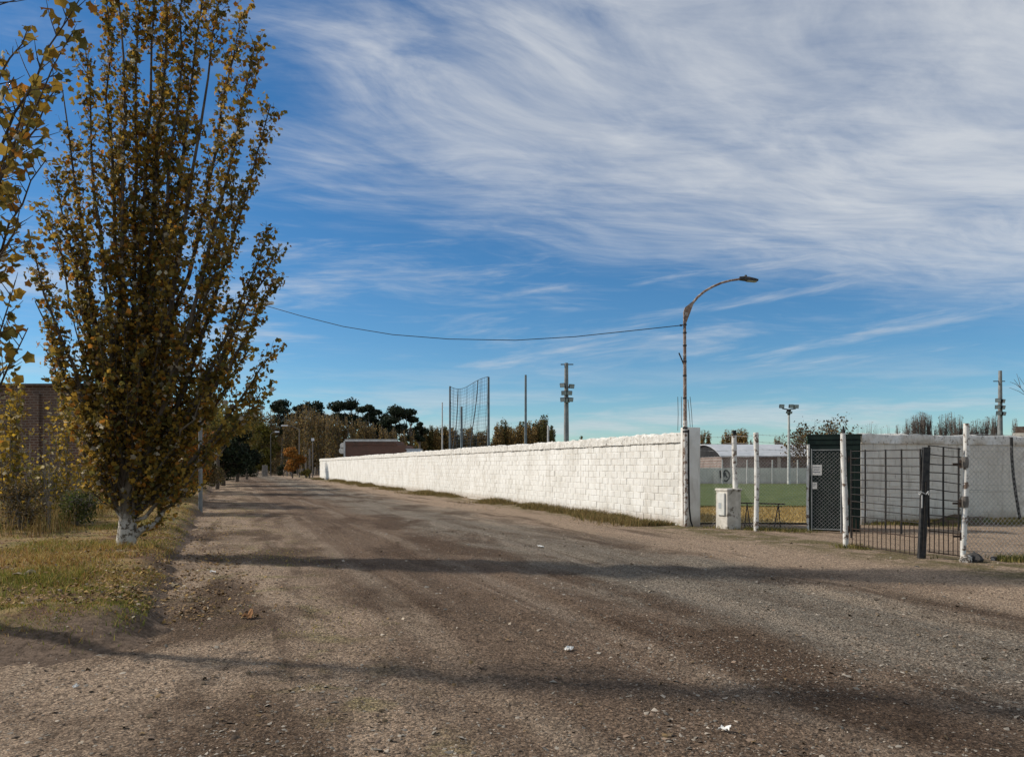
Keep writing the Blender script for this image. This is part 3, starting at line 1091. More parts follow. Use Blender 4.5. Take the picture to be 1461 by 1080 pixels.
# black trestle inside the fence
tr0, tr1 = P(1056, 717.5, 19.9), P(1120, 719, 19.3)
tl = thing('trestle', ((tr0[0] + tr1[0]) / 2, 19.6, 0), 'rusty black metal trestle with splayed legs behind the chain link fence', 'trestle')
mb = MB()
mb.box((tr0 + tr1) / 2, (np.linalg.norm(tr1 - tr0), 0.05, 0.035), (tr1 - tr0) / np.linalg.norm(tr1 - tr0), (0, 1, 0))
mb.build('bar', M['picket'], tl)
for (xt, xb, dy) in ((1110.5, 1104.5, -0.2), (1110.5, 1113.5, 0.25), (1066, 1062, -0.2), (1066, 1070, 0.25)):
    a_ = P(xt, 719, 19.4); b_ = P(xb, 757, 19.4 + dy); b_[2] = 0.02
    mb = MB()
    mb.tube(a_, b_, 0.014, n=6)
    mb.build('leg', M['picket'], tl)

# ================================================================== GATE
GA = G(1206.5, 781); GB = G(1318, 797) ; GC = G(1374, 799)
p1 = thing('gate_post', GA, 'chipped white gate post with a black tip at the left side of the barred gate', 'post')
o, tt = lumpy_post(1206.5, 1203.5, 781, 618, GA[1], 0.054, M['white_post'], p1, 'shaft')
mb = MB()
mb.path([tt - [0, 0, 0.14], tt + [0, 0, 0.02], tt + [0.0, 0, 0.13]], [0.04, 0.035, 0.014], 7)
mb.build('tip', M['black'], p1)
p2 = thing('gate_post', GC, 'thick chipped white gate post at the right side of the barred gate', 'post')
o, tt2 = lumpy_post(1374.5, 1379, 799, 604, GC[1], 0.046, M['white_post'], p2, 'shaft')
for y in (660, 716):
    c = P(1376, y, GC[1])
    mb = MB()
    mb.path([c - [0, 0, 0.09], c - [0, 0, 0.03], c + [0, 0, 0.05], c + [0, 0, 0.1]], [0.058, 0.068, 0.066, 0.058], 8)
    mb.build('wire_wrap', M['bark_grey'], p2)


def gate_leaf(A_, B_, label, verts_at, npick, tops, sag, ztop, zpick):
    """A_ hinge foot, B_ free foot"""
    A_ = np.array(A_, float); B_ = np.array(B_, float)
    g = thing('gate_leaf', A_, label, 'gate', 'two leaves of the barred gate')
    d_ = B_ - A_
    def at(f, z):
        return A_ + d_ * f + np.array([0, 0, z - sag * f])
    for z in tops:
        mb = MB()
        n = 5
        mb.path([at(k / n, z + 0.008 * math.sin(7 * k + z * 9)) for k in range(n + 1)], 0.0085, 5)
        mb.build('horizontal_bar', M['gate'], g)
    for f, zb in verts_at:
        mb = MB()
        mb.path([at(f, zb), at(f + 0.004, (zb + ztop) / 2), at(f, ztop + 0.01)], 0.0155, 6)
        mb.build('vertical_bar', M['gate'], g)
    for k in range(npick):
        f = (k + 0.6) / npick
        zt = zpick + random.uniform(-0.03, 0.035)
        mb = MB()
        mb.path([at(f, 0.06), at(f + random.uniform(-.006, .006), 0.06 + (zt - 0.06) * 0.9), at(f + random.uniform(-.008, .008), zt)], [0.008, 0.008, 0.003], 5)
        mb.build('picket', M['picket'], g)
    for z in (0.075, zpick - 0.22):
        mb = MB()
        mb.tube(at(0, z), at(1, z), 0.009, n=5)
        mb.build('bottom_rail', M['picket'], g)
    return g


gate_leaf(GA + [0.06, -0.05, 0], GB + [-0.04, 0, 0], 'left leaf of the barred iron gate beside the black tipped white post',
          [(0.02, 0.2), (0.235, 0.52), (0.53, 0.40), (0.745, 0.40), (0.985, 0.3)], 16, [1.90, 1.76, 1.62, 1.475, 1.335, 1.195, 1.055, 0.91, 0.77, 0.63], 0.02, 1.91, 0.60)
gate_leaf(GC + [-0.04, 0, 0], GB + [0.07, 0, 0], 'right leaf of the barred iron gate beside the thick white post',
          [(0.06, 0.5), (0.83 * 0.63, 0.55), (0.97, 0.5)], 7, [1.90, 1.755, 1.60, 1.45, 1.30, 1.155, 1.0, 0.85, 0.71], -0.05, 1.90, 0.66)
def hinge(post_px, post_py, Y, mat, parent, dx_):
    c = P(post_px, post_py, Y)
    m_ = MB()
    m_.path([c - [0, 0, 0.07], c + [0, 0, 0.07]], 0.017, 7)
    m_.box(c + [dx_ * 0.07, -0.01, 0], (0.14, 0.012, 0.035))
    m_.build('hinge', mat, parent)


for y in (655, 715, 755):
    hinge(1211, y, GA[1] - 0.05, M['picket'], p1, 1)
for y in (662, 718, 765):
    hinge(1370.5, y, GC[1] - 0.05, M['picket'], p2, -1)
mb = MB()
gb0, gb1 = P(1314.5, 797, GB[1]), P(1321.5, 638, GB[1])
gb0[2] = -0.05
dx = (gb1 - gb0) / np.linalg.norm(gb1 - gb0)
mb.box((gb0 + gb1) / 2, (0.115, 0.07, np.linalg.norm(gb1 - gb0)), (1, 0, 0), (0, 1, 0), dx)
cp = thing('centre_post', (GB[0], GB[1], 0), 'leaning dark steel channel post where the two gate leaves meet', 'post')
mb.build('channel', M['dark_metal'], cp)
mb = MB()
mb.box((gb0 * 0.6 + gb1 * 0.4) + [0.0, -0.045, 0], (0.022, 0.02, 1.2), (1, 0, 0), (0, 1, 0), dx)
mb.build('channel_lip', M['gate'], cp)
mb = MB()
cc = P(1318.5, 706, GB[1] - 0.07)
for k in range(13):
    a0 = 2 * math.pi * k / 13
    l0 = cc + [0.085 * math.cos(a0), 0.05 * math.sin(a0), -0.02 * k % 0.07]
    l1 = cc + [0.085 * math.cos(a0 + .5), 0.05 * math.sin(a0 + .5), -0.02 * (k + 1) % 0.07]
    mb.tube(l0, l1, 0.010, n=5)
mb.tube(cc + [-0.05, -0.03, 0], cc + [-0.06, -0.045, -0.22], 0.010, n=5)
mb.build('chain', M['wire'], cp)

# right hand chain link fence
fr_ = thing('chain_link_fence', (9.0, 13.0, 0), 'chain link fence running right from the thick white gate post to the edge of view', 'fence')
RA, RB, RC = GC + np.array([0.05, 0, 0]), GC + np.array([2.1, 0.25, 0]), GC + np.array([5.0, 0.7, 0])
for a_, b_ in ((RA, RB), (RB, RC)):
    chain_mesh(a_, b_, 0.04, 1.95, 0.085, 0.0034).build('mesh_panel', M['wire'], fr_, kind='stuff')
for z in (1.95, 1.2, 2.15):
    mb = MB()
    strand(mb, [RA + [0, 0, z], (RA + RB) / 2 + [0, 0, z - .03], RB + [0, 0, z], RC + [0, 0, z - .02]], 0.0035, z > 2)
    mb.build('tension_wire', M['wire'], fr_)
mb = MB()
mb.path([RB + [0, 0, -0.05], RB + [0.02, 0, 2.2]], 0.05, 8)
mb.build('post', M['white_post'], fr_)
mb = MB()
mb.path([RC + [0, 0, -0.05], RC + [0.02, 0, 2.2]], 0.05, 8)
mb.build('post', M['white_post'], fr_)

# ================================================================== GREY WALL behind the gate
GW0 = np.array([9.55, 20.7, 0.0])
GWd = np.array([0.938, 0.346, 0.0])
GWn = np.array([0.346, -0.938, 0.0])
gw = thing('block_wall', GW0 + GWd * 4, 'grey shaded limewashed block wall behind the barred gate', 'wall')
mb = MB()
mb.box(GW0 + GWd * 3.2 - GWn * 0.0785 + [0, 0, 1.1], (6.4, 0.14, 2.3), GWd, GWn)
mb.build('wall_core', M['mortar'], gw)
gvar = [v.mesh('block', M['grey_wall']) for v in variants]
rotg = math.atan2(-GWd[1], -GWd[0])
nb_ = 0
grest = MB()
for r in range(11):
    for c in range(15):
        s = (c + (0.5 if r % 2 else 0)) * 0.4 + 0.22
        p = GW0 + GWd * s + GWn * (random.uniform(-.004, .006) - 0.018) + np.array([0, 0, 0.03 + r * 0.2 + 0.1])
        k = random.randrange(7)
        if nb_ < 290:
            o = link('block', gvar[k], gw, p - np.array(gw.location))
            o.rotation_euler = (random.uniform(-.012, .012), random.uniform(-.006, .006), rotg)
            nb_ += 1
        else:
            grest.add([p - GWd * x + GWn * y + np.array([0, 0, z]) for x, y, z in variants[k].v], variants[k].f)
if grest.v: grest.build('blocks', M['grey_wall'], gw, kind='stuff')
sv = np.linspace(-0.02, 6.4, 80)
cv = []
for s in sv:
    for k, (y, z) in enumerate(prof):
        dz = 0.03 * fbm2(s, k * 1.7, 1.5, 4, 41) * (1 if z > 2.3 else 0.3)
        dy = 0.02 * fbm2(s, k * 2.3 + 5, 2.5, 3, 42)
        cv.append(GW0 + GWd * s + GWn * (y + dy) + np.array([0, 0, z + dz - 0.02]))
fs = []
for i in range(len(sv) - 1):
    for k in range(kq):
        k2 = (k + 1) % kq
        fs.append([i * kq + k, i * kq + k2, (i + 1) * kq + k2, (i + 1) * kq + k])
link('cap_beam', np_mesh('cap', np.array(cv) - np.array(gw.location), fs, M['cap']), gw)
for px in (1312, 1345):
    Yc = GW0[1] + 2.4
    mb = MB()
    c = P(px, 625, Yc)
    mb.path([c - [0, 0, 0.2], c + [0.01, 0, 0.15], c + [0, 0, 0.36]], 0.012, 5)
    mb.build('rebar', M['rebar'], gw)
mb = MB()
Yc = 22.1
mb.path([P(1443.0, 624, Yc), P(1443.5, 650, Yc), P(1446, 680, Yc), P(1449.5, 705, Yc), P(1455.5, 742, Yc)], 0.042, 7)
tag(mb.build('hose', M['black']), 'thick black hose hanging down the grey wall near the hut', 'hose')

# small hut at the right edge
hut = thing('hut', (17.2, 25.6, 0), 'small white brick hut with a brown roof edge at the far right', 'building')
hx0 = np.array([0.835, -0.55, 0]); hy0 = np.array([0.55, 0.835, 0])
hc = np.array([15.28, 23.3, 0])
mb = MB()
mb.box(hc + hx0 * 2.35 + hy0 * 1.9 + [0, 0, 1.2], (4.0, 3.0, 2.5), hx0, hy0)
mb.build('wall', M['white_wall'], hut)
mb = MB()
mb.box(hc + hx0 * 2.4 + hy0 * 1.9 + [0, 0, 2.53], (4.6, 3.8, 0.14), hx0, hy0, jit=0.02)
mb.build('roof_slab', M['concrete'], hut)
mb = MB()
mb.box(hc + hx0 * 2.5 + hy0 * 1.9 + [0, 0, 2.72], (4.5, 3.6, 0.2), hx0, hy0, jit=0.05)
mb.build('roof', M['roof_tile'], hut)

# ================================================================== FAR SIDE OF THE SPORTS GROUND
fw = thing('boundary_wall', (25, 64.4, 0), 'low pale wall with black painted marks beyond the green pitch', 'wall')
mb = MB()
mb.box((30, 64.5, 0.72), (44, 0.2, 1.46))
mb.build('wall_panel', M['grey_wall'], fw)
# black mark on it: a stroke and a hooked letter like a D
for strokes in ([(1027.3, 671.5), (1028.0, 676), (1028.3, 681.5)], [(1033.2, 680), (1033.0, 675), (1034.2, 671.3), (1037, 671), (1040, 674), (1041.2, 678.5), (1039.6, 683), (1036.6, 686.3), (1033.2, 685.5)], [(1034.8, 674.5), (1035.6, 678), (1037.4, 681.2)]):
    mb = MB()
    pts_ = [P(x, y, 64.38) for x, y in strokes]
    for i in range(len(pts_) - 1):
        a_, b_ = pts_[i], pts_[i + 1]
        t = (b_ - a_) / np.linalg.norm(b_ - a_)
        u_ = np.array([-t[2], 0, t[0]])
        mb.box((a_ + b_) / 2, (np.linalg.norm(b_ - a_) + 0.05, 0.012 + 0.001 * i, 0.125), t, (0, 1, 0), u_)
    mb.build('painted_mark', M['black'], fw)
ff = thing('perimeter_fence', (25, 63.6, 0), 'thin wire fence with pale posts along the far pitch wall', 'fence')
for px in (995, 1030.6, 1066, 1102, 1138, 1174, 1210):
    a_ = P(px, 692, 63.6); b_ = P(px, 656, 63.6)
    a_[2] = 0
    mb = MB()
    mb.tube(a_, b_, 0.055, n=6)
    mb.build('post', M['pole_light'], ff)
a_ = P(985, 690, 63.55); b_ = P(1260, 690, 63.55)
chain_mesh(a_, b_, 0.1, 2.0, 0.30, 0.006).build('mesh_panel', M['wire'], ff, kind='stuff')

hall = thing('hall', (40, 87, 0), 'brick hall with a pale barrel vaulted metal roof beyond the pitch', 'building')
X0, X1, Y0, Y1, EZ, PZ = 22.2, 64.0, 80.0, 95.0, 2.62, 4.05
mb = MB()
mb.box(((X0 + X1) / 2, (Y0 + Y1) / 2, EZ / 2), (X1 - X0, Y1 - Y0, EZ))
mb.build('wall', M['brick_hall'], hall)
arc = []
NA = 14
for i in range(NA + 1):
    f = i / NA
    arc.append((Y0 - 0.3 + (Y1 - Y0 + 0.6) * f, EZ + 0.06 + (PZ - EZ) * math.sin(math.pi * f) ** 0.8))
mb = MB()
th = 0.1
vs = []
for x in (X0 - 0.25, X1 + 0.2):
    for y, z in arc: vs.append((x, y, z))
    for y, z in arc: vs.append((x, y, z - th))
n = NA + 1
fs = []
for i in range(NA):
    fs.append([i, i + 1, 2 * n + i + 1, 2 * n + i])
    fs.append([n + i, 3 * n + i, 3 * n + i + 1, n + i + 1])
    fs.append([i, n + i, n + i + 1, i + 1])
    fs.append([2 * n + i, 2 * n + i + 1, 3 * n + i + 1, 3 * n + i])
fs.append([0, 2 * n, 3 * n, n])
fs.append([NA, n + NA, 3 * n + NA, 2 * n + NA])
mb.add(vs, fs)
mb.build('vaulted_roof', M['roof_metal'], hall)
mb = MB()
gv = [(X0 + 0.02, y, z - th - 0.02) for y, z in arc]
mb.add(gv, [list(range(len(gv)))])
mb.build('gable_shade_sheet', M['gable_shade'], hall)  # flat dark sheet, painted for the unlit interior under the arch
for i in range(9):
    mb = MB()
    mb.box((X0 + 1 + i * 5, Y0 - 0.06, EZ / 2), (0.35, 0.1, EZ))
    mb.build('pier', M['concrete'], hall)

# red brick building behind the long wall, left of the nets
bb = thing('brick_building', (-17, 89, 0), 'low red brick building with a white cornice seen over the long white wall', 'building')
p0 = P(493, 627, 86); p1_ = P(566, 627, 86); p2_ = P(580, 637, 86)
mb = MB()
mb.box(((p0[0] + p2_[0]) / 2, 89, 2.0), (p2_[0] - p0[0], 6, 4.0))
mb.build('wall', M['brick_red'], bb)
mb = MB()
mb.box(((p0[0] + p1_[0]) / 2, 88.9, 4.25), (p1_[0] - p0[0], 6.0, 0.5))
mb.build('upper_wall', M['brick_red'], bb)
mb = MB()
mb.box(((p0[0] + p1_[0]) / 2, 86.0 - 0.08, 4.52), (p1_[0] - p0[0] + 0.1, 0.3, 0.26))
mb.build('cornice', M['cornice'], bb)
mb = MB()
mb.box((p0[0] - 0.10, 88.9, 2.25), (0.18, 6.1, 4.4))
mb.build('side_wall', M['cornice'], bb)
for k in range(2):
    mb = MB()
    c = P(490 - k * 1.5, 636 + k * 7, 86.6)
    mb.path([c - [0, 0.3, 0], c + [0, 0.1, 0]], [0.35, 0.25], 10)
    mb.build('dish', M['cornice'], bb)
mb = MB()
mb.tube(P(497, 627, 86.4), P(497, 612, 86.4), 0.05, n=5)
mb.build('mast', M['dark_metal'], bb)
sh = thing('shed', P(589, 664, 86) * [1, 1, 0], 'small white sided shed next to the red brick building', 'building')
c = P(589, 643, 86)
mb = MB()
mb.box((c[0], 87.5, 1.75), (1.42, 3, 3.5)); mb.build('wall', M['white_sheet'], sh)
mb = MB()
mb.box((c[0], 87.45, 3.54), (1.6, 3.3, 0.08)); mb.build('roof', M['roof_metal'], sh)
rs = thing('low_roof', P(620, 664, 84) * [1, 1, 0], 'long low grey roof just showing above the white wall', 'building')
mb = MB()
mb.box((P(622, 645, 84)[0], 86, 1.3), (6.3, 3, 2.6)); mb.build('wall', M['concrete'], rs)
mb = MB()
mb.box((P(622, 645, 84)[0], 86, 2.72), (6.6, 3.4, 0.22)); mb.build('roof', M['roof_metal'], rs)

# left brick building
lb = thing('brick_building', (-24, 33, 0), 'tall plain brown brick building wall at the left edge behind the saplings', 'building')
mb = MB()
mb.box((-29.4, 33.1, 2.46), (25, 3.2, 4.92))
mb.build('wall', M['brick_left'], lb)
mb = MB()
mb.box((-29.4, 33.1, 4.97), (25.3, 3.5, 0.1))
mb.build('coping', M['roof_tile'], lb)
for i in range(4):
    mb = MB()
    mb.box((-19.8 - i * 3.6, 31.42, 2.3), (0.4, 0.14, 4.6))
    mb.build('pier', M['brick_left'], lb)

# ================================================================== POLES, FLOODLIGHTS, NET
def pole(name, px, ytop, Y, r0, r1, label, cat, mat, ybot=None):
    p_ = P(px, HY, Y); t_ = P(px, ytop, Y)
    o = thing(name, (p_[0], Y, 0), label, cat)
    mb = MB()
    mb.path([(p_[0], Y, -0.05), ((p_[0] + t_[0]) / 2, Y, t_[2] / 2), t_], [r0, (r0 + r1) / 2, r1], 8)
    mb.build('pole', mat, o)
    return o, t_


def flood(parent, c, s=0.3, face=(0, -1, -0.35)):
    """one floodlight: box housing with a glass front and a yoke"""
    f = np.array(face, float); f /= np.linalg.norm(f)
    x = np.cross(f, (0, 0, 1.0)); x /= np.linalg.norm(x)
    u_ = np.cross(x, f)
    c = np.array(c, float)
    mb = MB()
    vs = []
    for d_, w_ in ((0.10, 1.0), (-0.02, 1.0), (-0.14, 0.45)):
        for sx, sz in ((-1, -1), (1, -1), (1, 1), (-1, 1)):
            vs.append(c + f * d_ * s / 0.3 + x * sx * s * w_ * 0.6 + u_ * sz * s * w_ * 0.45)
    fs = [[3, 2, 1, 0], [8, 9, 10, 11]]
    for k in (0, 4):
        for i in range(4):
            j = (i + 1) % 4
            fs.append([k + i, k + j, k + 4 + j, k + 4 + i])
    mb.add(vs, fs)
    fl_ = mb.build('floodlight', M['lamp_dark'], parent)
    mb = MB()
    mb.box(c + f * 0.105 * s / 0.3, (s * 1.05, 0.012, s * 0.75), x, f, u_)
    mb.build('glass', M['glass'], fl_)


o, t_ = pole('floodlight_pole', 808, 518, 60, 0.24, 0.15, 'tall grey floodlight pole with a crossbar rising above the middle of the white wall', 'floodlight pole', M['pole_grey'])
mb = MB(); mb.box(P(809, 520, 60), (1.0, 0.1, 0.07)); mb.build('crossbar', M['dark_metal'], o)
for px, py, fa in ((803.3, 549.5, (-0.6, -1, -.3)), (815, 551, (0.5, -1, -.3)), (805, 560.5, (-.2, -1, -.3)), (812, 560.5, (.3, -1, -.3)), (803.8, 570, (-.5, -1, -.3)), (809, 571, (0, -1, -.3)), (813.5, 570, (.6, -1, -.3))):
    flood(o, P(px, py, 59.7), 0.36, fa)
for py in (552, 562, 572):
    mb = MB(); mb.box(P(809, py, 59.92), (0.62, 0.08, 0.06)); mb.build('bracket', M['dark_metal'], o)

o, t_ = pole('floodlight_pole', 1427, 529, 60, 0.24, 0.13, 'tall grey floodlight pole with a cross arm above the right end of the grey wall', 'floodlight pole', M['pole_grey'])
mb = MB(); mb.box(P(1425.5, 544, 60), (0.9, 0.1, 0.06)); mb.build('crossbar', M['dark_metal'], o)
for px, py, fa in ((1424, 571, (-.6, -1, -.3)), (1430.5, 572, (.6, -1, -.3)), (1423.5, 580.5, (-.5, -1, -.3)), (1430.5, 581, (.5, -1, -.3)), (1425, 589, (-.4, -1, -.3)), (1431.5, 590, (.5, -1, -.3))):
    flood(o, P(px, py, 59.7), 0.32, fa)

o, t_ = pole('floodlight_pole', 1125.5, 590, 63, 0.15, 0.09, 'slim pale floodlight pole with three lamps in front of the bare round tree', 'floodlight pole', M['pole_light'])
mb = MB(); mb.path([P(1115, 581, 63), P(1117, 583, 63), P(1125, 584.5, 63), P(1135, 583, 63), P(1136, 580, 63)], 0.05, 6); mb.build('cross_arm', M['dark_metal'], o)
mb = MB(); mb.path([P(1125.5, 592, 63), P(1125.5, 584, 63)], [0.12, 0.2], 8); mb.build('hub', M['dark_metal'], o)
for px, py in ((1115, 579.5), (1128.5, 579.5), (1135.5, 580)):
    flood(o, P(px, py, 62.8), 0.33, (0.1, -1, -.2))
for px, py in ((1123.5, 588), (1128, 588.5)):
    flood(o, P(px, py, 62.75), 0.2, (0.1, -1, -.5))

# ball net on two tall poles
bn = thing('ball_net', (-4.3, 75, 0), 'tall sagging ball net between two dark poles rising behind the white wall', 'net')
NB, NA_ = P(697, 538, 71.4), P(642, 551, 79.6)
for t_, r in ((NB, 0.13), (NA_, 0.12)):
    mb = MB()
    mb.path([(t_[0], t_[1], -0.05), t_], [r, r * 0.8], 8)
    mb.build('pole', M['pole_net'], bn)
mb = MB()
NW, NH = 34, 24
def netp(f, g):
    top = NA_ * (1 - f) + NB * f
    sag = -0.42 * math.sin(math.pi * f) ** 0.8 * (1 - 0.25 * f) - 0.16 * math.sin(2 * math.pi * f)
    z = (top[2] + sag) * (1 - g) + 1.9 * g
    x = top[0] + 0.3 * math.sin(3 * f + 4 * g) * g
    y = top[1] + 0.5 * math.sin(5 * f + 2 * g)
    return np.array([x, y, z])
for i in range(NW + 1):
    f = i / NW
    mb.path([netp(f + 0.02 * math.sin(3 * g / NH + i), g / NH) for g in range(NH + 1)], 0.010, 3, cap=False)
for g in range(NH + 1):
    mb.path([netp(i / NW, g / NH) for i in range(NW + 1)], 0.010 if g else 0.03, 3, cap=False)
mb.build('mesh_panel', M['net'], bn, kind='stuff')
for f0 in (0.22, 0.75):
    mb = MB()
    mb.path([netp(f0 - 0.16 * g, g) for g in np.linspace(0, 1, 10)], 0.045, 4)
    mb.build('hanging_fold', M['net'], bn)
pole('net_pole', 631, 574, 80, 0.09, 0.06, 'short thin pole left of the ball net', 'pole', M['pole_light'])
pole('net_pole', 658.5, 580, 70, 0.13, 0.10, 'pale pole standing in front of the ball net', 'pole', M['pole_net'])
pole('net_pole', 750, 535, 70, 0.13, 0.10, 'lone tall thin pole between the ball net and the floodlight pole', 'pole', M['pole_net'])
pole('net_pole', 782, 607, 72, 0.10, 0.09, 'short white post peeping over the white wall beside the brown poplars', 'pole', M['pole_light'])

# far street furniture at the end of the road
for (px, yt, yb, Y, side, lab) in ((427, 612, 682, 108, -1, 'far wooden lamp post with its arm reaching left over the road end'),
                                   (446, 628, 680, 104, 0, 'far thin post with a white lamp on top near the end of the white wall')):
    b_ = P(px, yb, Y)
    o = thing('street_lamp', (b_[0], Y, 0), lab, 'street lamp')
    t_ = P(px, yt, Y)
    mb = MB(); mb.path([(b_[0], Y, -0.05), t_], [0.10, 0.07], 7); mb.build('pole', M['bark_grey'], o)
    mb = MB()
    if side:
        mb.path([t_ + [0, 0, -0.1], P(418, 608.5, Y), P(408, 607, Y)], [0.05, 0.045, 0.045], 6)
        mb.build('arm', M['bark_grey'], o)
        mb = MB(); mb.box(P(406, 607.2, Y), (0.9, 0.3, 0.18), jit=0.02); mb.build('lamp_head', M['white_sheet'], o)
    else:
        mb.box(t_ + [0, 0, 0.1], (0.34, 0.34, 0.36), jit=0.03); mb.build('lamp_head', M['white_sheet'], o)
for px, py, Y in ((394.5, 616, 125), (386.5, 624.5, 150)):
    b_ = P(px - 8, 675, Y)
    o = thing('street_lamp', (b_[0], Y, 0), 'far dark street lamp with pale head among the trees, %s of the two' % ('nearer and taller' if Y < 130 else 'farther and lower'), 'street lamp', 'far lamps over the road')
    mb = MB(); mb.path([(b_[0], Y, -0.05), P(px - 8, py + 4, Y), P(px - 5, py + 1, Y), P(px, py, Y)], [0.09, 0.07, 0.06, 0.05], 6); mb.build('pole', M['dark_metal'], o)
    mb = MB(); mb.box(P(px + 0.8, py, Y), (0.62, 0.3, 0.22), jit=0.02); mb.build('lamp_head', M['white_sheet'], o)

# timber poles at the road end
for i, (px, yt, yb, Y) in enumerate(((441.5, 640, 682, 101), (436, 648, 681, 106), (416, 655, 680, 118), (409.5, 656, 679, 121))):
    b_ = P(px, yb, Y); t_ = P(px, yt, Y)
    mb = MB(); mb.path([(0, 0, -0.05), (0.03, 0, t_[2] * 0.5), (0, 0, t_[2])], [0.13, 0.12, 0.10], 7)
    ob = mb.build('timber_post', M['bark_grey']); ob.location = (b_[0], Y, 0)
    tag(ob, ['tall timber post close to the far end of the white wall', 'timber post second from the far end of the white wall', 'short timber post under the orange bush', 'thin short post left of the orange bush'][i], 'post')
mb = MB(); mb.bevbox((0, 0, 0.85), (0.75, 0.5, 1.8), 0.05)
ob = mb.build('gate_pillar', M['bark_grey']); ob.location = (P(378, 670, 120)[0], 120, 0)
tag(ob, 'pale concrete gate pillar at the far end of the road', 'pillar')

# parked car at the road end
cX = P(334, 670, 140)[0]
car = thing('parked_car', (cX, 140, 0), 'dark car with a pale windscreen at the far left end of the road', 'car')
mb = MB()
def loft(mb, secs):
    vs, fs = [], []
    m_ = len(secs[0])
    for s in secs: vs.extend(s)
    for i in range(len(secs) - 1):
        for k in range(m_):
            k2 = (k + 1) % m_
            fs.append([i * m_ + k, i * m_ + k2, (i + 1) * m_ + k2, (i + 1) * m_ + k])
    fs.append(list(range(m_ - 1, -1, -1)))
    fs.append([(len(secs) - 1) * m_ + k for k in range(m_)])
    mb.add(vs, fs)
def csec(y, w_, z0, z1):
    return [(-w_, y, z0), (w_, y, z0), (w_ * 1.03, y, (z0 + z1) / 2), (w_ * 0.92, y, z1), (-w_ * 0.92, y, z1), (-w_ * 1.03, y, (z0 + z1) / 2)]
loft(mb, [csec(-2.05, .72, .3, .62), csec(-1.9, .82, .22, .78), csec(-0.9, .85, .2, .9), csec(1.4, .85, .2, .95), csec(2.0, .78, .3, .85)])
mb.build('body', M['car'], car, world=False)
mb = MB()
loft(mb, [csec(-0.75, .78, .9, .95), csec(-0.15, .66, .9, 1.42), csec(0.9, .66, .9, 1.42), csec(1.6, .74, .9, .98)])
mb.build('cabin', M['car'], car, world=False)
mb = MB()
mb.add([(-.64, -.77, .99), (.64, -.77, .99), (.56, -.21, 1.38), (-.56, -.21, 1.38)], [[0, 1, 2, 3]])
mb.build('windscreen', M['car_glass'], car, world=False)
for sx in (-1, 1):
    for y in (-1.3, 1.3):
        mb = MB(); mb.path([(sx * .68, y, .31), (sx * .86, y, .31)], .31, 14); mb.build('wheel', M['tyre'], car, world=False)
    mb = MB(); mb.box((sx * .58, -2.02, .66), (.26, .1, .13)); mb.build('headlight', M['white_sheet'], car, world=False)

# ================================================================== TREES
def lobed_leaf():
    ring = []
    for ang, r_, z_ in ((-90, .26, 0), (-42, .46, -.07), (-8, .38, -.02), (24, .54, -.09), (57, .43, 0), (90, .66, -.06), (123, .43, 0), (156, .54, -.09), (188, .38, -.02), (222, .46, -.07)):
        ring.append((math.cos(R(ang)) * r_, math.sin(R(ang)) * r_, z_))
    return np.array([(0, 0, 0.05)] + ring), np.array([(0, i, i + 1 if i < 10 else 1) for i in range(1, 11)])


LEAF_V, LEAF_F = lobed_leaf()
LEAF_V[:, 2] += -0.35 * LEAF_V[:, 1] ** 2 + 0.22 * np.abs(LEAF_V[:, 0])
SM_V = np.array([(0, -0.5, 0), (0.42, -0.12, -.06), (0.2, 0.25, 0), (0, 0.55, -.06), (-0.2, 0.25, 0), (-0.42, -0.12, -.06)])
SM_F = np.array([(0, 1, 5), (1, 2, 5), (2, 4, 5), (2, 3, 4)])


def pick_cols(n, palette, weights, spread=0.25):
    palette = np.array(palette)
    ids = rng.choice(len(palette), n, p=np.array(weights) / np.sum(weights))
    return np.clip(palette[ids] * (1 + rng.normal(0, spread, (n, 1))), 0.004, 0.7)


def bez(p0, c, p1, n):
    t = np.linspace(0, 1, n)[:, None]
    return (1 - t) ** 2 * p0 + 2 * t * (1 - t) * c + t ** 2 * p1


def fast_tubes(name, segs, mat, n=3):
    """many thin tapered twigs: segs = list of (pts(k,3), r0, r1) in one mesh"""
    V_, F_ = [], []
    base = 0
    ang = np.arange(n) * 2 * math.pi / n
    for pts_, r0, r1 in segs:
        k = len(pts_)
        t = np.gradient(pts_, axis=0)
        t /= np.linalg.norm(t, axis=1, keepdims=True) + 1e-9
        h = np.array([0.31, 0.17, 0.93]) if abs(t[0][2]) < 0.8 else np.array([0.9, 0.4, 0.1])
        x = np.cross(h, t); x /= np.linalg.norm(x, axis=1, keepdims=True) + 1e-9
        y = np.cross(t, x)
        r = np.linspace(r0, r1, k)[:, None, None]
        ring = pts_[:, None, :] + r * (x[:, None, :] * np.cos(ang)[None, :, None] + y[:, None, :] * np.sin(ang)[None, :, None])
        V_.append(ring.reshape(-1, 3))
        i = np.arange(k - 1)[:, None] * n
        a = np.arange(n)[None, :]
        a2 = (a + 1) % n
        F_.append((np.stack([i + a, i + a2, i + n + a2, i + n + a], -1) + base).reshape(-1, 4))
        base += k * n
    return np_mesh(name, np.concatenate(V_), np.concatenate(F_), mat, smooth=True)


AUT = [(0.300, 0.190, 0.036), (0.220, 0.155, 0.034), (0.150, 0.125, 0.034), (0.400, 0.240, 0.040), (0.360, 0.155, 0.028), (0.50, 0.44, 0.33), (0.125, 0.115, 0.034)]
AUTW = [0.26, 0.22, 0.17, 0.13, 0.09, 0.06, 0.07]


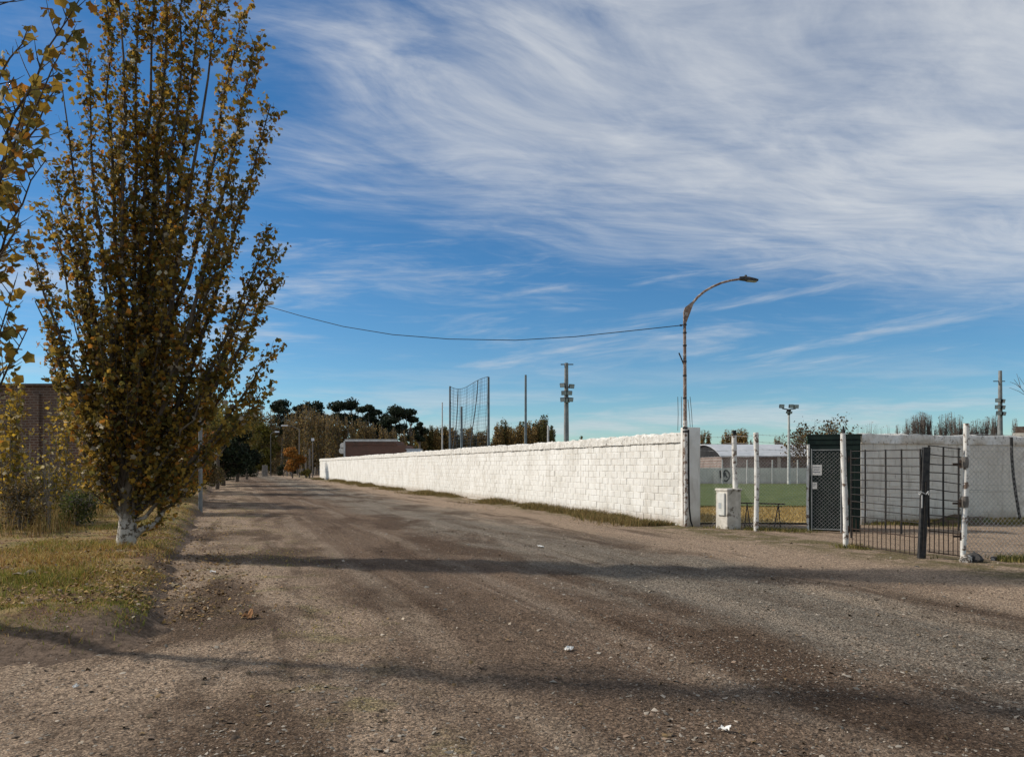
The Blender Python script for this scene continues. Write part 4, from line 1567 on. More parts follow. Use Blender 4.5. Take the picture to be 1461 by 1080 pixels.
def leafy_limbs(limbs, twig_gap, twig_len, leaf_gap, leaf_size, tmin=0.18, spread=0.55, upness=0.7, bare_tip=0.0, gaps=False):
    """twigs and leaves along limb paths; returns twig segs, leaf positions, leaf normals, sizes"""
    segs, lp, ln, ls = [], [], [], []
    for pts_, r0 in limbs:
        seglen = np.linalg.norm(np.diff(pts_, axis=0), axis=1)
        cum = np.concatenate([[0], np.cumsum(seglen)])
        L = cum[-1]
        s = L * tmin * random.uniform(0.7, 1.2)
        ph = random.uniform(0, 50)
        while s < L:
            i = min(np.searchsorted(cum, s) - 1, len(pts_) - 2)
            i = max(i, 0)
            f = (s - cum[i]) / (seglen[i] + 1e-9)
            p = pts_[i] * (1 - f) + pts_[i + 1] * f
            t = (pts_[i + 1] - pts_[i]) / (seglen[i] + 1e-9)
            a = random.uniform(0, 2 * math.pi)
            side = np.array([math.cos(a), math.sin(a), 0.0])
            side = side - t * np.dot(side, t)
            dirv = t * upness + side * spread + np.array([0, 0, 0.15])
            dirv /= np.linalg.norm(dirv)
            fr = s / L
            if gaps and float(fbm2(s * 1.3 + ph, ph, 1.0, 2, 77)) < -0.40 - 0.25 * fr:
                s += twig_gap * 1.6
                continue
            ln_ = twig_len * random.uniform(0.30, 1.25) * (1 - 0.28 * fr)
            e = p + dirv * ln_ + np.array([0, 0, 0.12 * ln_])
            c = (p + e) / 2 + side * ln_ * 0.12
            tw = bez(p, c, e, 4)
            segs.append((tw, 0.005 + 0.006 * (1 - fr), 0.002))
            nl = max(2, int(ln_ / leaf_gap))
            u_ = (rng.uniform(0.1, 1.05, nl))[:, None]
            lpos = (1 - u_) ** 2 * p + 2 * u_ * (1 - u_) * c + u_ ** 2 * e
            lpos = lpos + rng.normal(0, leaf_size * 0.55, (nl, 3)) + np.array([0, 0, -leaf_size * 0.3])
            if not (fr > 1 - bare_tip and random.random() < 0.75):
                lp.append(lpos)
                nn = rng.normal(0, 0.8, (nl, 3)) + side * 0.5 + np.array([0, 0, 0.35])
                ln.append(nn)
                ls.append(leaf_size * rng.uniform(0.45, 1.35, nl))
            s += twig_gap * random.uniform(0.5, 1.5)
    return segs, np.concatenate(lp), np.concatenate(ln), np.concatenate(ls)


# ---- the big autumn tree on the verge
TY = 13.45
TB = np.array([-6.87, TY, 0.17])
tree = thing('poplar_tree', TB, 'tall upright autumn poplar with brown leaves and a whitewashed trunk base on the grass verge', 'tree')
tips = [(386, 150), (364, 66), (345, 20), (322, -40), (300, -90), (270, -60), (245, -130), (222, -110), (198, -70), (170, -90), (150, -10), (122, 70),
        (88, 120), (80, 250), (44, 345), (50, 430), (66, 500), (392, 362), (384, 330), (392, 400), (392, 502), (372, 560), (340, 610), (300, 650), (268, 692),
        (275, 250), (170, 200), (250, 330), (320, 350), (150, 360), (350, 440), (100, 440), (240, 20), (335, 250), (110, 330), (60, 300), (355, 500), (200, 300),
        (92, 560), (120, 610), (140, 660), (225, 560), (255, 480), (290, 560), (180, 480), (318, 520), (240, 640), (205, 600)]
limbs = []
trunk_top = P(205, 470, TY)
tpts = bez(TB + [0, 0, -0.15], TB + [0.12, 0, 1.6], trunk_top, 10)
mb = MB()
mb.path(list(tpts), [0.185, 0.155, 0.14, 0.13, 0.135, 0.12, 0.105, 0.09, 0.075, 0.06], 12)
trk = mb.build('trunk', M['bark'], tree)
for k, (px, py) in enumerate(tips):
    dY = random.uniform(-1.0, 1.0) * (0.55 if py > 300 else 1.0)
    e = P(px, py, TY + dY)
    low = py > 540
    big = k < 25
    f0 = random.uniform(0.12, 0.26) if low else random.uniform(0.16, 0.55) if not big else random.uniform(0.14, 0.42)
    if px > 320 and py > 300: f0 = random.uniform(0.13, 0.3)
    if k == 24: f0 = 0.07
    i = f0 * 9
    p0 = tpts[int(i)] * (1 - i % 1) + tpts[min(int(i) + 1, 9)] * (i % 1)
    hgt = e[2] - p0[2]
    c = p0 + np.array([(e[0] - p0[0]) * 0.56, (e[1] - p0[1]) * 0.56, hgt * (0.42 if not low else 0.36)])
    path = bez(p0, c, e, 12)
    path[2:-1] += rng.normal(0, 0.032, (9, 3))
    r0 = 0.062 if big and not low else 0.040
    if k == 24: r0 = 0.075
    limbs.append((path, r0))
    mb = MB()
    mb.path(list(path), list(np.linspace(r0, 0.008, 12)), 7)
    mb.build('limb', M['bark_plain'] if not low else M['bark'], tree)
segs, lp, ln, ls = leafy_limbs(limbs, 0.044, 0.40, 0.030, 0.082, 0.16, 0.62, 0.76, gaps=True)
# short-stubbed shoots round the bole keep the skirt of the tree full
sk = []
for k in range(62):
    a = random.uniform(0, 2 * math.pi)
    p0 = TB + np.array([math.cos(a) * 0.16, math.sin(a) * 0.16, random.uniform(0.65, 2.2)])
    e = p0 + np.array([math.cos(a) * random.uniform(0.25, 0.85) + 0.22, math.sin(a) * random.uniform(0.2, 0.8), random.uniform(0.7, 2.4)])
    sk.append((bez(p0, p0 * 0.5 + e * 0.5 + [math.cos(a) * 0.15, 0, -0.1], e, 6), 0.014))
s2, lp2_, ln2, ls2 = leafy_limbs(sk, 0.09, 0.34, 0.04, 0.082, 0.22, 0.7, 0.6)
segs = segs + s2 + [(p_, r_, 0.004) for p_, r_ in sk]
lp = np.concatenate([lp, lp2_]); ln = np.concatenate([ln, ln2]); ls = np.concatenate([ls, ls2])
tl_ = np.array(tree.location)
o = link('twigs', fast_tubes('twigs', [(p_ - tl_, a_, b_) for p_, a_, b_ in segs], M['bark_plain']), tree); o['kind'] = 'stuff'
cols = pick_cols(len(lp), AUT, AUTW)
o = link('foliage', scatter('foliage', LEAF_V, LEAF_F, lp - tl_, rand_rot(len(lp), ln), ls, cols, M['leaf'], 0.12), tree); o['kind'] = 'stuff'
print('big tree leaves', len(lp))

# ---- the near tree, trunk just outside the left edge
NB_ = np.array([-5.15, 6.9, 0.0])
ntree = thing('maple_tree', NB_, 'near autumn tree whose large brown leaves hang into the upper left corner', 'tree')
tp = bez(NB_ + [0, 0, -0.1], NB_ + [-0.05, 0, 2.2], NB_ + [0.1, 0.0, 7.4], 9)
mb = MB(); mb.path(list(tp), list(np.linspace(0.085, 0.03, 9)), 10); mb.build('trunk', M['bark'], ntree)
ntips = [(118, -8, 6.6), (98, 55, 6.5), (88, 118, 6.8), (40, 160, 6.9), (66, 228, 6.7), (28, 300, 6.5), (22, 400, 6.5), (40, 468, 6.8), (10, 520, 6.4), (40, 40, 7.0), (10, 215, 6.2), (60, 95, 6.3), (20, 110, 6.6)]
otips = [(-30, -160, 6.6), (-120, -60, 6.2), (-200, 60, 6.8), (-120, -250, 7.2), (20, -190, 6.9), (100, -160, 7.0), (-60, -330, 6.4), (-160, 200, 7.6), (-60, -90, 7.9), (180, -180, 6.8), (60, -300, 6.0), (-130, 420, 6.0)]
nl, ol = [], []
for (px, py, Y), dest in [(q_, nl) for q_ in ntips] + [(q_, ol) for q_ in otips]:
    e = P(px, py, Y)
    i = float(np.clip((e[2] - random.uniform(0.7, 1.5)) / 7.4, 0.1, 0.95)) * 8
    p0 = tp[int(i)] * (1 - i % 1) + tp[min(int(i) + 1, 8)] * (i % 1)
    c = (p0 + e) / 2 + np.array([0.05, 0, random.uniform(-0.1, 0.3)])
    path = bez(p0, c, e, 9)
    path[2:-1] += rng.normal(0, 0.015, (6, 3))
    dest.append((path, 0.028))
    mb = MB(); mb.path(list(path), list(np.linspace(0.018, 0.004, 9)), 6); mb.build('limb', M['bark_plain'], ntree)
segs, lp, ln, ls = leafy_limbs(nl, 0.11, 0.34, 0.058, 0.094, 0.25, 0.75, 0.5)
sg2, lp2_, ln2, ls2 = leafy_limbs(ol, 0.15, 0.50, 0.065, 0.110, 0.15, 0.85, 0.4)
fx = CX + lp2_[:, 0] / lp2_[:, 1] * F
fy = HY - (lp2_[:, 2] - CAMH) / lp2_[:, 1] * F
okm = ~((fx > -6) & (fy > -6))
segs = segs + [q_ for q_ in sg2 if CX + q_[0][-1][0] / q_[0][-1][1] * F < 0 or HY - (q_[0][-1][2] - CAMH) / q_[0][-1][1] * F < 0]
lp = np.concatenate([lp, lp2_[okm]]); ln = np.concatenate([ln, ln2[okm]]); ls = np.concatenate([ls, ls2[okm]])
nt_l = np.array(ntree.location)
o = link('twigs', fast_tubes('twigs', [(p_ - nt_l, a_, b_) for p_, a_, b_ in segs], M['bark_plain']), ntree); o['kind'] = 'stuff'
rots = rand_rot(len(lp), ln)
cols = pick_cols(len(lp), AUT, AUTW)
pxs = CX + lp[:, 0] / lp[:, 1] * F
pys = HY - (lp[:, 2] - CAMH) / lp[:, 1] * F
inview = np.where((pxs > 2) & (pys > 2) & (pys < 640))[0]
score = ls[inview] / lp[inview, 1]
chosen = inview[np.argsort(-score)][:298]
leaf_meshes = []
for k, c in enumerate(AUT[:6]):
    v_ = LEAF_V * (1 + rng.uniform(-.1, .1, (11, 1)))
    leaf_meshes.append(np_mesh('leaf', v_, LEAF_F, M['leaf'], np.repeat(np.array([c]), 11, 0)))
pw_ = np.array(AUTW[:5] + [0.03]); pw_ = pw_ / pw_.sum()
for i in chosen:
    o = link('leaf', leaf_meshes[rng.choice(6, p=pw_)], ntree, lp[i] - nt_l)
    mt = Matrix(rots[i].tolist())
    o.rotation_euler = mt.to_euler()
    o.scale = (float(ls[i]),) * 3
mask = np.ones(len(lp), bool); mask[chosen] = False
o = link('foliage', scatter('foliage', LEAF_V, LEAF_F, lp[mask] - nt_l, rots[mask], ls[mask], cols[mask], M['leaf'], 0.12), ntree); o['kind'] = 'stuff'
print('near tree leaves', len(lp), 'in view', len(inview))


def crown_tree(name, loc, h, rad, z0, n, lsize, palette, weights, label, cat='tree', group=None, trunk_r=0.12, bark='bark_plain', clumps=9, shape=1.0, nl=6, mat='far_leaf', lean=(0, 0)):
    """round-headed tree: trunk, limbs into clumps, leaf faces spread round each clump"""
    o = thing(name, loc, label, cat, group)
    cen = []
    for k in range(clumps):
        a = random.uniform(0, 2 * math.pi)
        rr = rad * math.sqrt(random.random()) * 0.78
        zz = random.uniform(0.12, 0.92)
        prof_ = math.sin(math.pi * (0.15 + 0.75 * zz)) ** shape
        cen.append((math.cos(a) * rr * prof_ + lean[0] * zz, math.sin(a) * rr * prof_, z0 + (h - z0) * zz, rad * random.uniform(0.32, 0.55)))
    cen.append((lean[0], 0, h - rad * 0.3, rad * 0.34))
    segs = [(bez(np.array([0, 0, -0.1]), np.array([0.1, 0, z0 * 0.6]), np.array([lean[0] * 0.3, 0, z0 + (h - z0) * 0.45]), 7), trunk_r, trunk_r * 0.4)]
    link('trunk', fast_tubes('trunk', segs, M[bark], 8), o)
    segs = []
    for c in cen:
        st = np.array([0, 0, z0 * random.uniform(0.7, 1.3)])
        e = np.array(c[:3])
        segs.append((bez(st, (st + e) / 2 + [0, 0, -0.1 * rad], e, 6), trunk_r * 0.42, 0.012))
        for _ in range(nl):
            f = e + rng.normal(0, c[3] * 0.55, 3)
            segs.append((bez(e * 0.8 + st * 0.2, (e + f) / 2, f, 4), trunk_r * 0.14, 0.008))
    ob = link('branches', fast_tubes('branches', segs, M[bark], 4), o); ob['kind'] = 'stuff'
    cen = np.array(cen)
    ids = rng.choice(len(cen), n, p=cen[:, 3] ** 2 / np.sum(cen[:, 3] ** 2))
    dirs = rng.normal(size=(n, 3)); dirs /= np.linalg.norm(dirs, axis=1, keepdims=True)
    rr = cen[ids, 3][:, None] * (0.35 + 0.75 * rng.random((n, 1)) ** 0.6)
    pos = cen[ids, :3] + dirs * rr * np.array([1, 1, 0.8])
    pos[:, 2] = np.maximum(pos[:, 2], 0.12)
    tint = (1 + rng.normal(0, 0.22, len(cen)))[ids][:, None]
    cols = np.clip(pick_cols(n, palette, weights, 0.22) * np.clip(tint, 0.5, 1.6), 0.004, 0.6)
    ob = link('crown', scatter('crown', SM_V, SM_F, pos, rand_rot(n, dirs + rng.normal(0, 0.6, (n, 3))), lsize * rng.uniform(0.6, 1.4, n), cols, M[mat], 0.15), o)
    ob['kind'] = 'stuff'
    return o


def copy_tree(o, loc, rz=0.0, sc=1.0, label=None):
    c = o.copy(); COL.objects.link(c)
    c.location = [float(q_) for q_ in loc]; c.rotation_euler = (0, 0, rz); c.scale = (sc, sc, sc)
    if label: c['label'] = label
    for ch in list(o.children):
        d_ = ch.copy(); COL.objects.link(d_); d_.parent = c
    return c


def at(px, Y):
    return np.array([(px - CX) / F * Y, Y, 0.0])


ORANGE = [(0.36, 0.115, 0.020), (0.29, 0.14, 0.025), (0.20, 0.125, 0.03), (0.15, 0.11, 0.028)]
OLIVE = [(0.16, 0.128, 0.028), (0.115, 0.10, 0.024), (0.21, 0.145, 0.033), (0.085, 0.078, 0.021)]
DARKG = [(0.014, 0.021, 0.010), (0.022, 0.030, 0.014), (0.030, 0.034, 0.014)]
EUC = [(0.020, 0.030, 0.017), (0.030, 0.040, 0.022), (0.014, 0.022, 0.013), (0.040, 0.046, 0.024)]
BROWN2 = [(0.26, 0.170, 0.062), (0.19, 0.138, 0.056), (0.32, 0.205, 0.070), (0.155, 0.130, 0.048)]
BROWN = [(0.115, 0.075, 0.030), (0.085, 0.062, 0.027), (0.145, 0.095, 0.036), (0.070, 0.060, 0.024)]

crown_tree('autumn_tree', at(250, 30.5), 4.0, 1.75, 0.7, 5200, 0.12, ORANGE, [.34, .30, .2, .16], 'bushy orange red autumn tree behind the tall poplar, left of the road', trunk_r=0.1, clumps=14, mat='leaf')
crown_tree('autumn_tree', at(205, 25.5), 3.6, 1.15, 0.8, 3000, 0.11, OLIVE, [.3, .3, .2, .2], 'small olive brown tree directly behind the poplar trunk', trunk_r=0.08, clumps=10, mat='leaf')
crown_tree('autumn_tree', at(275, 44), 6.4, 2.3, 1.3, 4200, 0.17, OLIVE, [.3, .2, .3, .2], 'olive yellow tree overhanging the left edge of the road', trunk_r=0.14, clumps=14, mat='leaf')
crown_tree('evergreen_tree', at(318, 62), 5.6, 2.5, 0.9, 4600, 0.24, DARKG, [.5, .3, .2], 'dense very dark evergreen tree at the left of the road', trunk_r=0.2, clumps=16)
crown_tree('evergreen_tree', at(338, 78), 5.8, 2.3, 0.8, 3600, 0.26, DARKG, [.5, .3, .2], 'second dark evergreen behind the parked car side of the road', trunk_r=0.2, clumps=14)
crown_tree('autumn_tree', at(310, 53), 6.5, 2.4, 2.8, 2600, 0.2, OLIVE, [.3, .2, .3, .2], 'thin olive crown above the dark evergreen', trunk_r=0.14, clumps=11)
crown_tree('autumn_tree', at(352, 92), 8.2, 2.4, 3.2, 2600, 0.24, OLIVE, [.3, .2, .3, .2], 'olive brown tree rising behind the dark evergreens', trunk_r=0.16, clumps=11)
crown_tree('willow_tree', at(378, 135), 9.0, 2.9, 0.6, 4200, 0.34, [(0.105, 0.090, 0.016), (0.075, 0.070, 0.014), (0.13, 0.105, 0.022)], [.4, .4, .2], 'bushy yellow olive willow in the middle of the road end', trunk_r=0.2, clumps=16, shape=0.7)
crown_tree('autumn_bush', at(417, 100), 4.2, 1.75, 1.0, 2400, 0.2, [(0.36, 0.135, 0.022), (0.30, 0.14, 0.028), (0.22, 0.125, 0.03)], [.5, .3, .2], 'bright orange small tree at the far end of the road', trunk_r=0.1, clumps=9)
for px, Y, h, r_, lab in ((404, 118, 2.0, 1.1, 'low dark shrub at the far end of the road'), (437, 100, 1.0, 0.8, 'small green shrub at the foot of the far wall end'), (392, 128, 2.8, 1.8, 'brown scrubby bush right of the willow')):
    crown_tree('shrub', at(px, Y), h, r_, 0.25, 700, 0.16, DARKG if 'dark' in lab else OLIVE if 'green' in lab else BROWN, [.4, .3, .3] if 'dark' in lab else [.25, .25, .25, .25], lab, 'shrub', trunk_r=0.05, clumps=6)
crown_tree('shrub', at(292, 58), 1.7, 1.3, 0.2, 1300, 0.12, OLIVE, [.2, .3, .2, .3], 'low tangled shrub on the verge beneath the dark evergreen', 'shrub', trunk_r=0.05, clumps=8)

for k, (px, Y, h, r_, pal, lab) in enumerate(((262, 36, 1.5, 1.2, OLIVE, 'tangled olive shrub beneath the orange autumn tree'), (283, 47, 2.0, 1.5, BROWN, 'brown shrub under the olive yellow tree on the verge'),
                               (303, 68, 2.2, 1.9, DARKG, 'dark shrub filling the foot of the dark evergreen'), (318, 84, 2.4, 2.2, DARKG, 'dark hedge clump far along the left verge'), (345, 112, 2.8, 2.8, DARKG, 'dark hedge clump right of the parked car'), (232, 33, 1.6, 1.4, BROWN, 'brown weedy shrub between the poplar trunk and the orange tree'))):
    crown_tree('shrub', at(px, Y), h, r_, 0.15, 1600, 0.10 + Y * 0.0014, pal, [1] * len(pal), lab, 'shrub', trunk_r=0.04, clumps=10)

# eucalyptus: bare pale stems with dark umbrella heads
def eucalyptus(loc, h, rad, label, n=1500, heads=6):
    o = thing('eucalyptus_tree', loc, label, 'tree', 'dark eucalyptus trees behind the wall')
    segs = [(bez(np.array([0, 0, -0.1]), np.array([0.3, 0, h * 0.4]), np.array([random.uniform(-.4, .4), 0, h * 0.74]), 8), 0.34, 0.13)]
    top = segs[0][0][-1]
    link('trunk', fast_tubes('trunk', segs, M['bark_grey'], 7), o)
    segs, cen = [], []
    for k in range(heads):
        a = 2 * math.pi * k / heads + random.uniform(-.4, .4)
        rr = rad * random.uniform(0.25, 0.8)
        e = np.array([math.cos(a) * rr, math.sin(a) * rr, h - rad * 0.3 - (h * 0.42) * random.random() ** 1.3])
        if k == 0: e = np.array([top[0], 0, h - rad * 0.3])
        st = segs[-1][0][2] if segs and random.random() < 0.3 else np.array([top[0] * 0.8, 0, h * random.uniform(0.5, 0.74)])
        segs.append((bez(st, (st + e) / 2 + [0, 0, -0.3], e, 6), 0.12, 0.04))
        cen.append((*e, rad * random.uniform(0.36, 0.58)))
    ob = link('branches', fast_tubes('branches', segs, M['bark_grey'], 5), o); ob['kind'] = 'stuff'
    cen = np.array(cen)
    ids = rng.choice(len(cen), n)
    dirs = rng.normal(size=(n, 3)); dirs /= np.linalg.norm(dirs, axis=1, keepdims=True)
    dirs[:, 2] = np.where(dirs[:, 2] < 0, dirs[:, 2] * 0.7, dirs[:, 2])
    pos = cen[ids, :3] + dirs * cen[ids, 3][:, None] * (0.5 + 0.55 * rng.random((n, 1))) * np.array([1.15, 1.15, 0.75])
    cols = pick_cols(n, EUC, [.3, .25, .3, .15], 0.25)
    ob = link('crown', scatter('crown', SM_V, SM_F, pos, rand_rot(n, dirs + rng.normal(0, .5, (n, 3))), 0.42 * rng.uniform(0.6, 1.4, n), cols, M['far_leaf'], 0.15), o)
    ob['kind'] = 'stuff'
    return o


EL = 'dark eucalyptus with an umbrella crown in the clump behind the low brick building'
for px, yt, Y, r_, hd in ((402, 571, 150, 2.2, 4), (431, 577, 152, 1.9, 4), (451, 572, 155, 2.4, 5), (485, 573, 150, 2.1, 4), (504, 569, 155, 2.5, 5), (524, 578, 148, 2.0, 4), (540, 584, 152, 2.0, 4), (566, 579, 150, 2.4, 5), (584, 584, 155, 1.9, 4), (468, 592, 160, 1.8, 4), (553, 594, 146, 1.8, 3), (597, 602, 160, 1.6, 3)):
    h = CAMH + (HY - yt) / F * Y
    eucalyptus(at(px, Y), h, r_ * 1.1, 'lone dark eucalyptus with a round head left of the clump, above the road end' if px == 402 else EL, 2600, hd + 8)


# poplars: many upright stems, brushed with leaves
def poplar(h, rad, n_st, n_leaf, palette, weights, bark, label, group, lsize=0.3, loc=(0, 0, 0), full=True):
    o = thing('poplar_tree', loc, label, 'tree', group)
    link('trunk', fast_tubes('trunk', [(bez(np.array([0, 0, -.1]), np.array([0.05, 0, h * .5]), np.array([0, 0, h]), 7), 0.15, 0.02)], M[bark], 5), o)
    segs, lp = [], []
    for k in range(n_st):
        a = random.uniform(0, 2 * math.pi)
        z0 = h * random.uniform(0.06, 0.72)
        rr = rad * random.uniform(0.4, 1.0) * (1 - 0.45 * z0 / h)
        z1 = min(h * 0.99, z0 + h * random.uniform(0.14, 0.38))
        e = np.array([math.cos(a) * rr, math.sin(a) * rr, z1])
        st = np.array([0, 0, z0])
        p_ = bez(st, np.array([math.cos(a) * rr * 0.8, math.sin(a) * rr * 0.8, z0 + (z1 - z0) * 0.35]), e, 4)
        segs.append((p_, 0.035, 0.012))
        m_ = max(1, n_leaf // n_st)
        u_ = rng.uniform(0.05, 1.0, m_)
        lp.append(np.stack([np.interp(u_, np.linspace(0, 1, 4), p_[:, q_]) for q_ in range(3)], -1) + rng.normal(0, rad * 0.16, (m_, 3)))
    ob = link('branches', fast_tubes('branches', segs, M[bark], 3), o); ob['kind'] = 'stuff'
    if n_leaf:
        lp = np.concatenate(lp)
        cols = pick_cols(len(lp), palette, weights, 0.25)
        ob = link('crown', scatter('crown', SM_V, SM_F, lp, rand_rot(len(lp)), lsize * rng.uniform(.6, 1.4, len(lp)), cols, M['far_leaf'], 0.15), o)
        ob['kind'] = 'stuff'
    return o


GB_ = 'brown and green poplars in a row behind the wall'
LB = 'narrow brown poplar in the dense row seen over the white wall'
LB = 'narrow brown poplar in the row over the white wall, left of the ball net'
GB_ = 'poplars in the row left of the ball net'
protos = [poplar(10.2, 0.95, 80, 1700, BROWN2, [.3, .25, .3, .15], 'bark_plain', LB, GB_, 0.30, at(600 + 7 * k, 172)) for k in range(4)]
protos += [poplar(10.5, 0.9, 80, 1700, [(0.10, 0.095, 0.03), (0.14, 0.115, 0.034), (0.08, 0.075, 0.026)], [.4, .3, .3], 'bark_plain', LB, GB_, 0.30, at(626 + 7 * k, 172)) for k in range(2)]
px = 600
while px < 792:
    tall = 1.0 + (0.15 if px > 708 and px < 782 else -0.03)
    for row in (0, 1):
        Y = 170 + row * 7 + random.uniform(-2, 2)
        sc = tall * random.uniform(0.84, 1.13)
        if px > 700 and px < 706: sc *= 0.7
        k = random.randrange(6)
        c_ = copy_tree(protos[k], at(px + random.uniform(-2, 2), Y), random.uniform(0, 6.28), sc)
        where = 'left of the ball net' if px < 640 else 'behind the ball net' if px < 699 else 'between the net and lone pole' if px < 749 else 'right of the lone thin pole'
        c_['label'] = 'narrow brown poplar in the row over the white wall, ' + where
        c_['group'] = 'poplars in the row ' + where
    px += random.uniform(4.0, 6.2)
for px, sc in ((822, .72), (829, .8), (834, .7), (846, .75), (855, .62)):
    copy_tree(protos[random.randrange(6)], at(px, 172), random.uniform(0, 6), sc, 'short poplar peeping over the white wall right of the floodlight pole')
# brown poplars around the end of the road
LR = 'tall brown half bare poplar among the trees at the end of the road'
GR_ = 'tall brown poplars at the road end'
rp = [poplar(12.5, 1.25, 100, 1500, BROWN2, [.35, .25, .2, .2], 'bark_grey', LR, GR_, 0.30, at(362 + 12 * k, 142 + k)) for k in range(3)]
for px, Y, sc in ((357, 145, .95), (368, 150, 1.0), (395, 148, .95), (409, 135, .85), (415, 140, .98), (424, 138, .98), (432, 136, 1.04), (440, 132, 1.0), (447, 140, 1.02), (455, 134, .9), (463, 138, .93), (471, 130, .86), (476, 140, .95), (482, 138, .88), (492, 140, .9), (503, 138, .84), (515, 140, .86), (523, 141, .8), (532, 140, .78), (545, 142, .76), (553, 141, .7), (562, 142, .72), (575, 142, .7), (588, 146, .7), (343, 130, .8), (400, 160, .9)):
    copy_tree(rp[random.randrange(3)], at(px, Y), random.uniform(0, 6), sc)
# bare grey poplars over the grey wall
LG = 'bare grey poplar with upright twigs beyond the grey gate wall'
gp = [poplar(12.0, 0.95, 170, 420, [(0.17, 0.13, 0.09), (0.13, 0.10, 0.075)], [.5, .5], 'bark_grey', LG, 'bare poplars beyond the grey wall', 0.22, at(1306 + 10 * k, 152)) for k in range(3)]
for px, yt in ((1296, 597), (1303, 592), (1312, 586), (1318, 588), (1325, 592), (1336, 606), (1343, 590), (1349, 588), (1357, 586), (1364, 594), (1370, 590), (1388, 598), (1395, 596), (1402, 597), (1408, 592), (1416, 596), (1420, 592), (1448, 597), (1383, 604), (1290, 606), (1281, 604)):
    sc = (CAMH + (HY - yt) / F * 152) / 12.0
    copy_tree(gp[random.randrange(3)], at(px, 152 + random.uniform(-3, 3)), random.uniform(0, 6), sc)
LF = 'small far bare poplar on the horizon between the kiosk and the taller poplars'
fp = poplar(16.0, 1.5, 90, 120, [(0.2, 0.16, 0.13)], [1], 'bark_grey', LF, 'farthest bare poplars', 0.3, at(1216, 290))
for px, yt in ((1224, 607), (1231, 606), (1238, 604), (1243, 601), (1250, 604), (1258, 608), (1267, 606), (1210, 611)):
    copy_tree(fp, at(px, 290), random.uniform(0, 6), (CAMH + (HY - yt) / F * 290) / 16.0)
LV = 'brown poplar behind the vaulted hall roof'
hp = poplar(10, 0.9, 80, 1300, BROWN2, [.3, .25, .3, .15], 'bark_plain', LV, 'poplars behind the vaulted hall', 0.28, at(1056, 168))
for px, yt in ((995, 613), (1003, 613), (1011, 614), (1032, 620), (1037, 612), (1044, 612), (1052, 611), (1060, 609), (1064, 612), (1072, 626), (1108, 622), (1114, 625)):
    copy_tree(hp, at(px, 168 + random.uniform(-3, 3)), random.uniform(0, 6), (CAMH + (HY - yt) / F * 168) / 10)


# thickets behind the rows, read as one mass
def thicket(name, x0, x1, Y0_, Y1_, h0, h1, n, palette, lsize):
    px_ = rng.uniform(x0, x1, n)
    Yq = rng.uniform(Y0_, Y1_, n)
    f = (px_ - x0) / (x1 - x0)
    top = (h0 * (1 - f) + h1 * f) * (0.82 + 0.22 * fbm2(px_, Yq * 0.1, 0.11, 3, 91))
    z_ = top * rng.random(n) ** 0.75
    pos = np.stack([(px_ - CX) / F * Yq, Yq, z_ + 0.1], -1)
    me = scatter(name, SM_V, SM_F, pos, rand_rot(n), lsize * rng.uniform(.6, 1.4, n), pick_cols(n, palette, [1] * len(palette), .3), M['far_leaf'], .15)
    tag(link(name, me), kind='stuff')


thicket('far_thicket', 345, 605, 165, 185, 11.0, 9.2, 18000, BROWN2 + OLIVE + DARKG[:2], 0.7)
thicket('poplar_undergrowth', 590, 792, 178, 190, 7.9, 8.4, 11000, BROWN2 + OLIVE[:2] + DARKG[2:], 0.55)
thicket('low_thicket', 990, 1130, 176, 184, 6.2, 5.6, 2500, BROWN, 0.5)
thicket('grey_thicket', 1280, 1461, 158, 166, 6.2, 6.6, 3500, [(0.15, 0.105, 0.075), (0.11, 0.085, 0.065)], 0.3)

# bare round tree beside the kiosk
def bare_tree(loc, h, rad, z0, label, depth=4, leaves=900, seed=3, name='bare_tree', lean=(0, 0, 0), trunk_r=0.16):
    o = thing(name, loc, label, 'tree')
    random.seed(seed)
    segs, tipsP = [], []

    def grow(p, d_, L, r, dep):
        e = p + d_ * L
        c = (p + e) / 2 + rng.normal(0, L * 0.07, 3)
        segs.append((bez(p, c, e, 4), r, r * 0.6))
        if dep == 0:
            tipsP.append(e)
            return
        for _ in range(random.choice((3, 3, 4))):
            nd = d_ * 0.75 + rng.normal(0, 0.5, 3) + np.array([0, 0, 0.12])
            nd /= np.linalg.norm(nd)
            grow(p + (e - p) * random.uniform(0.55, 1.0), nd, L * random.uniform(0.6, 0.82), r * 0.58, dep - 1)
    link('trunk', fast_tubes('trunk', [(bez(np.array([0, 0, -.1]), np.array([0.1, 0, z0 * .5]), np.array([0, 0, z0 * 1.1]), 5), trunk_r, trunk_r * .7)], M['bark_plain'], 8), o)
    for k in range(7):
        a = 2 * math.pi * k / 7 + random.uniform(-.3, .3)
        d_ = np.array([math.cos(a) * 0.75 + lean[0], math.sin(a) * 0.75 + lean[1], random.uniform(0.45, 1.1)]); d_ /= np.linalg.norm(d_)
        grow(np.array([0, 0, z0 * random.uniform(.8, 1.05)]), d_, (h - z0) * 0.36, trunk_r * 0.42, depth)
    ob = link('branches', fast_tubes('branches', segs, M['bark_plain'], 3), o); ob['kind'] = 'stuff'
    if leaves:
        tp_ = np.array(tipsP)
        pos = tp_[rng.choice(len(tp_), leaves)] + rng.normal(0, 0.22, (leaves, 3))
        ob = link('crown', scatter('crown', SM_V, SM_F, pos, rand_rot(leaves), 0.2 * rng.uniform(.6, 1.4, leaves), pick_cols(leaves, BROWN, [.3, .3, .2, .2], .25), M['far_leaf'], .15), o)
        ob['kind'] = 'stuff'
    return o


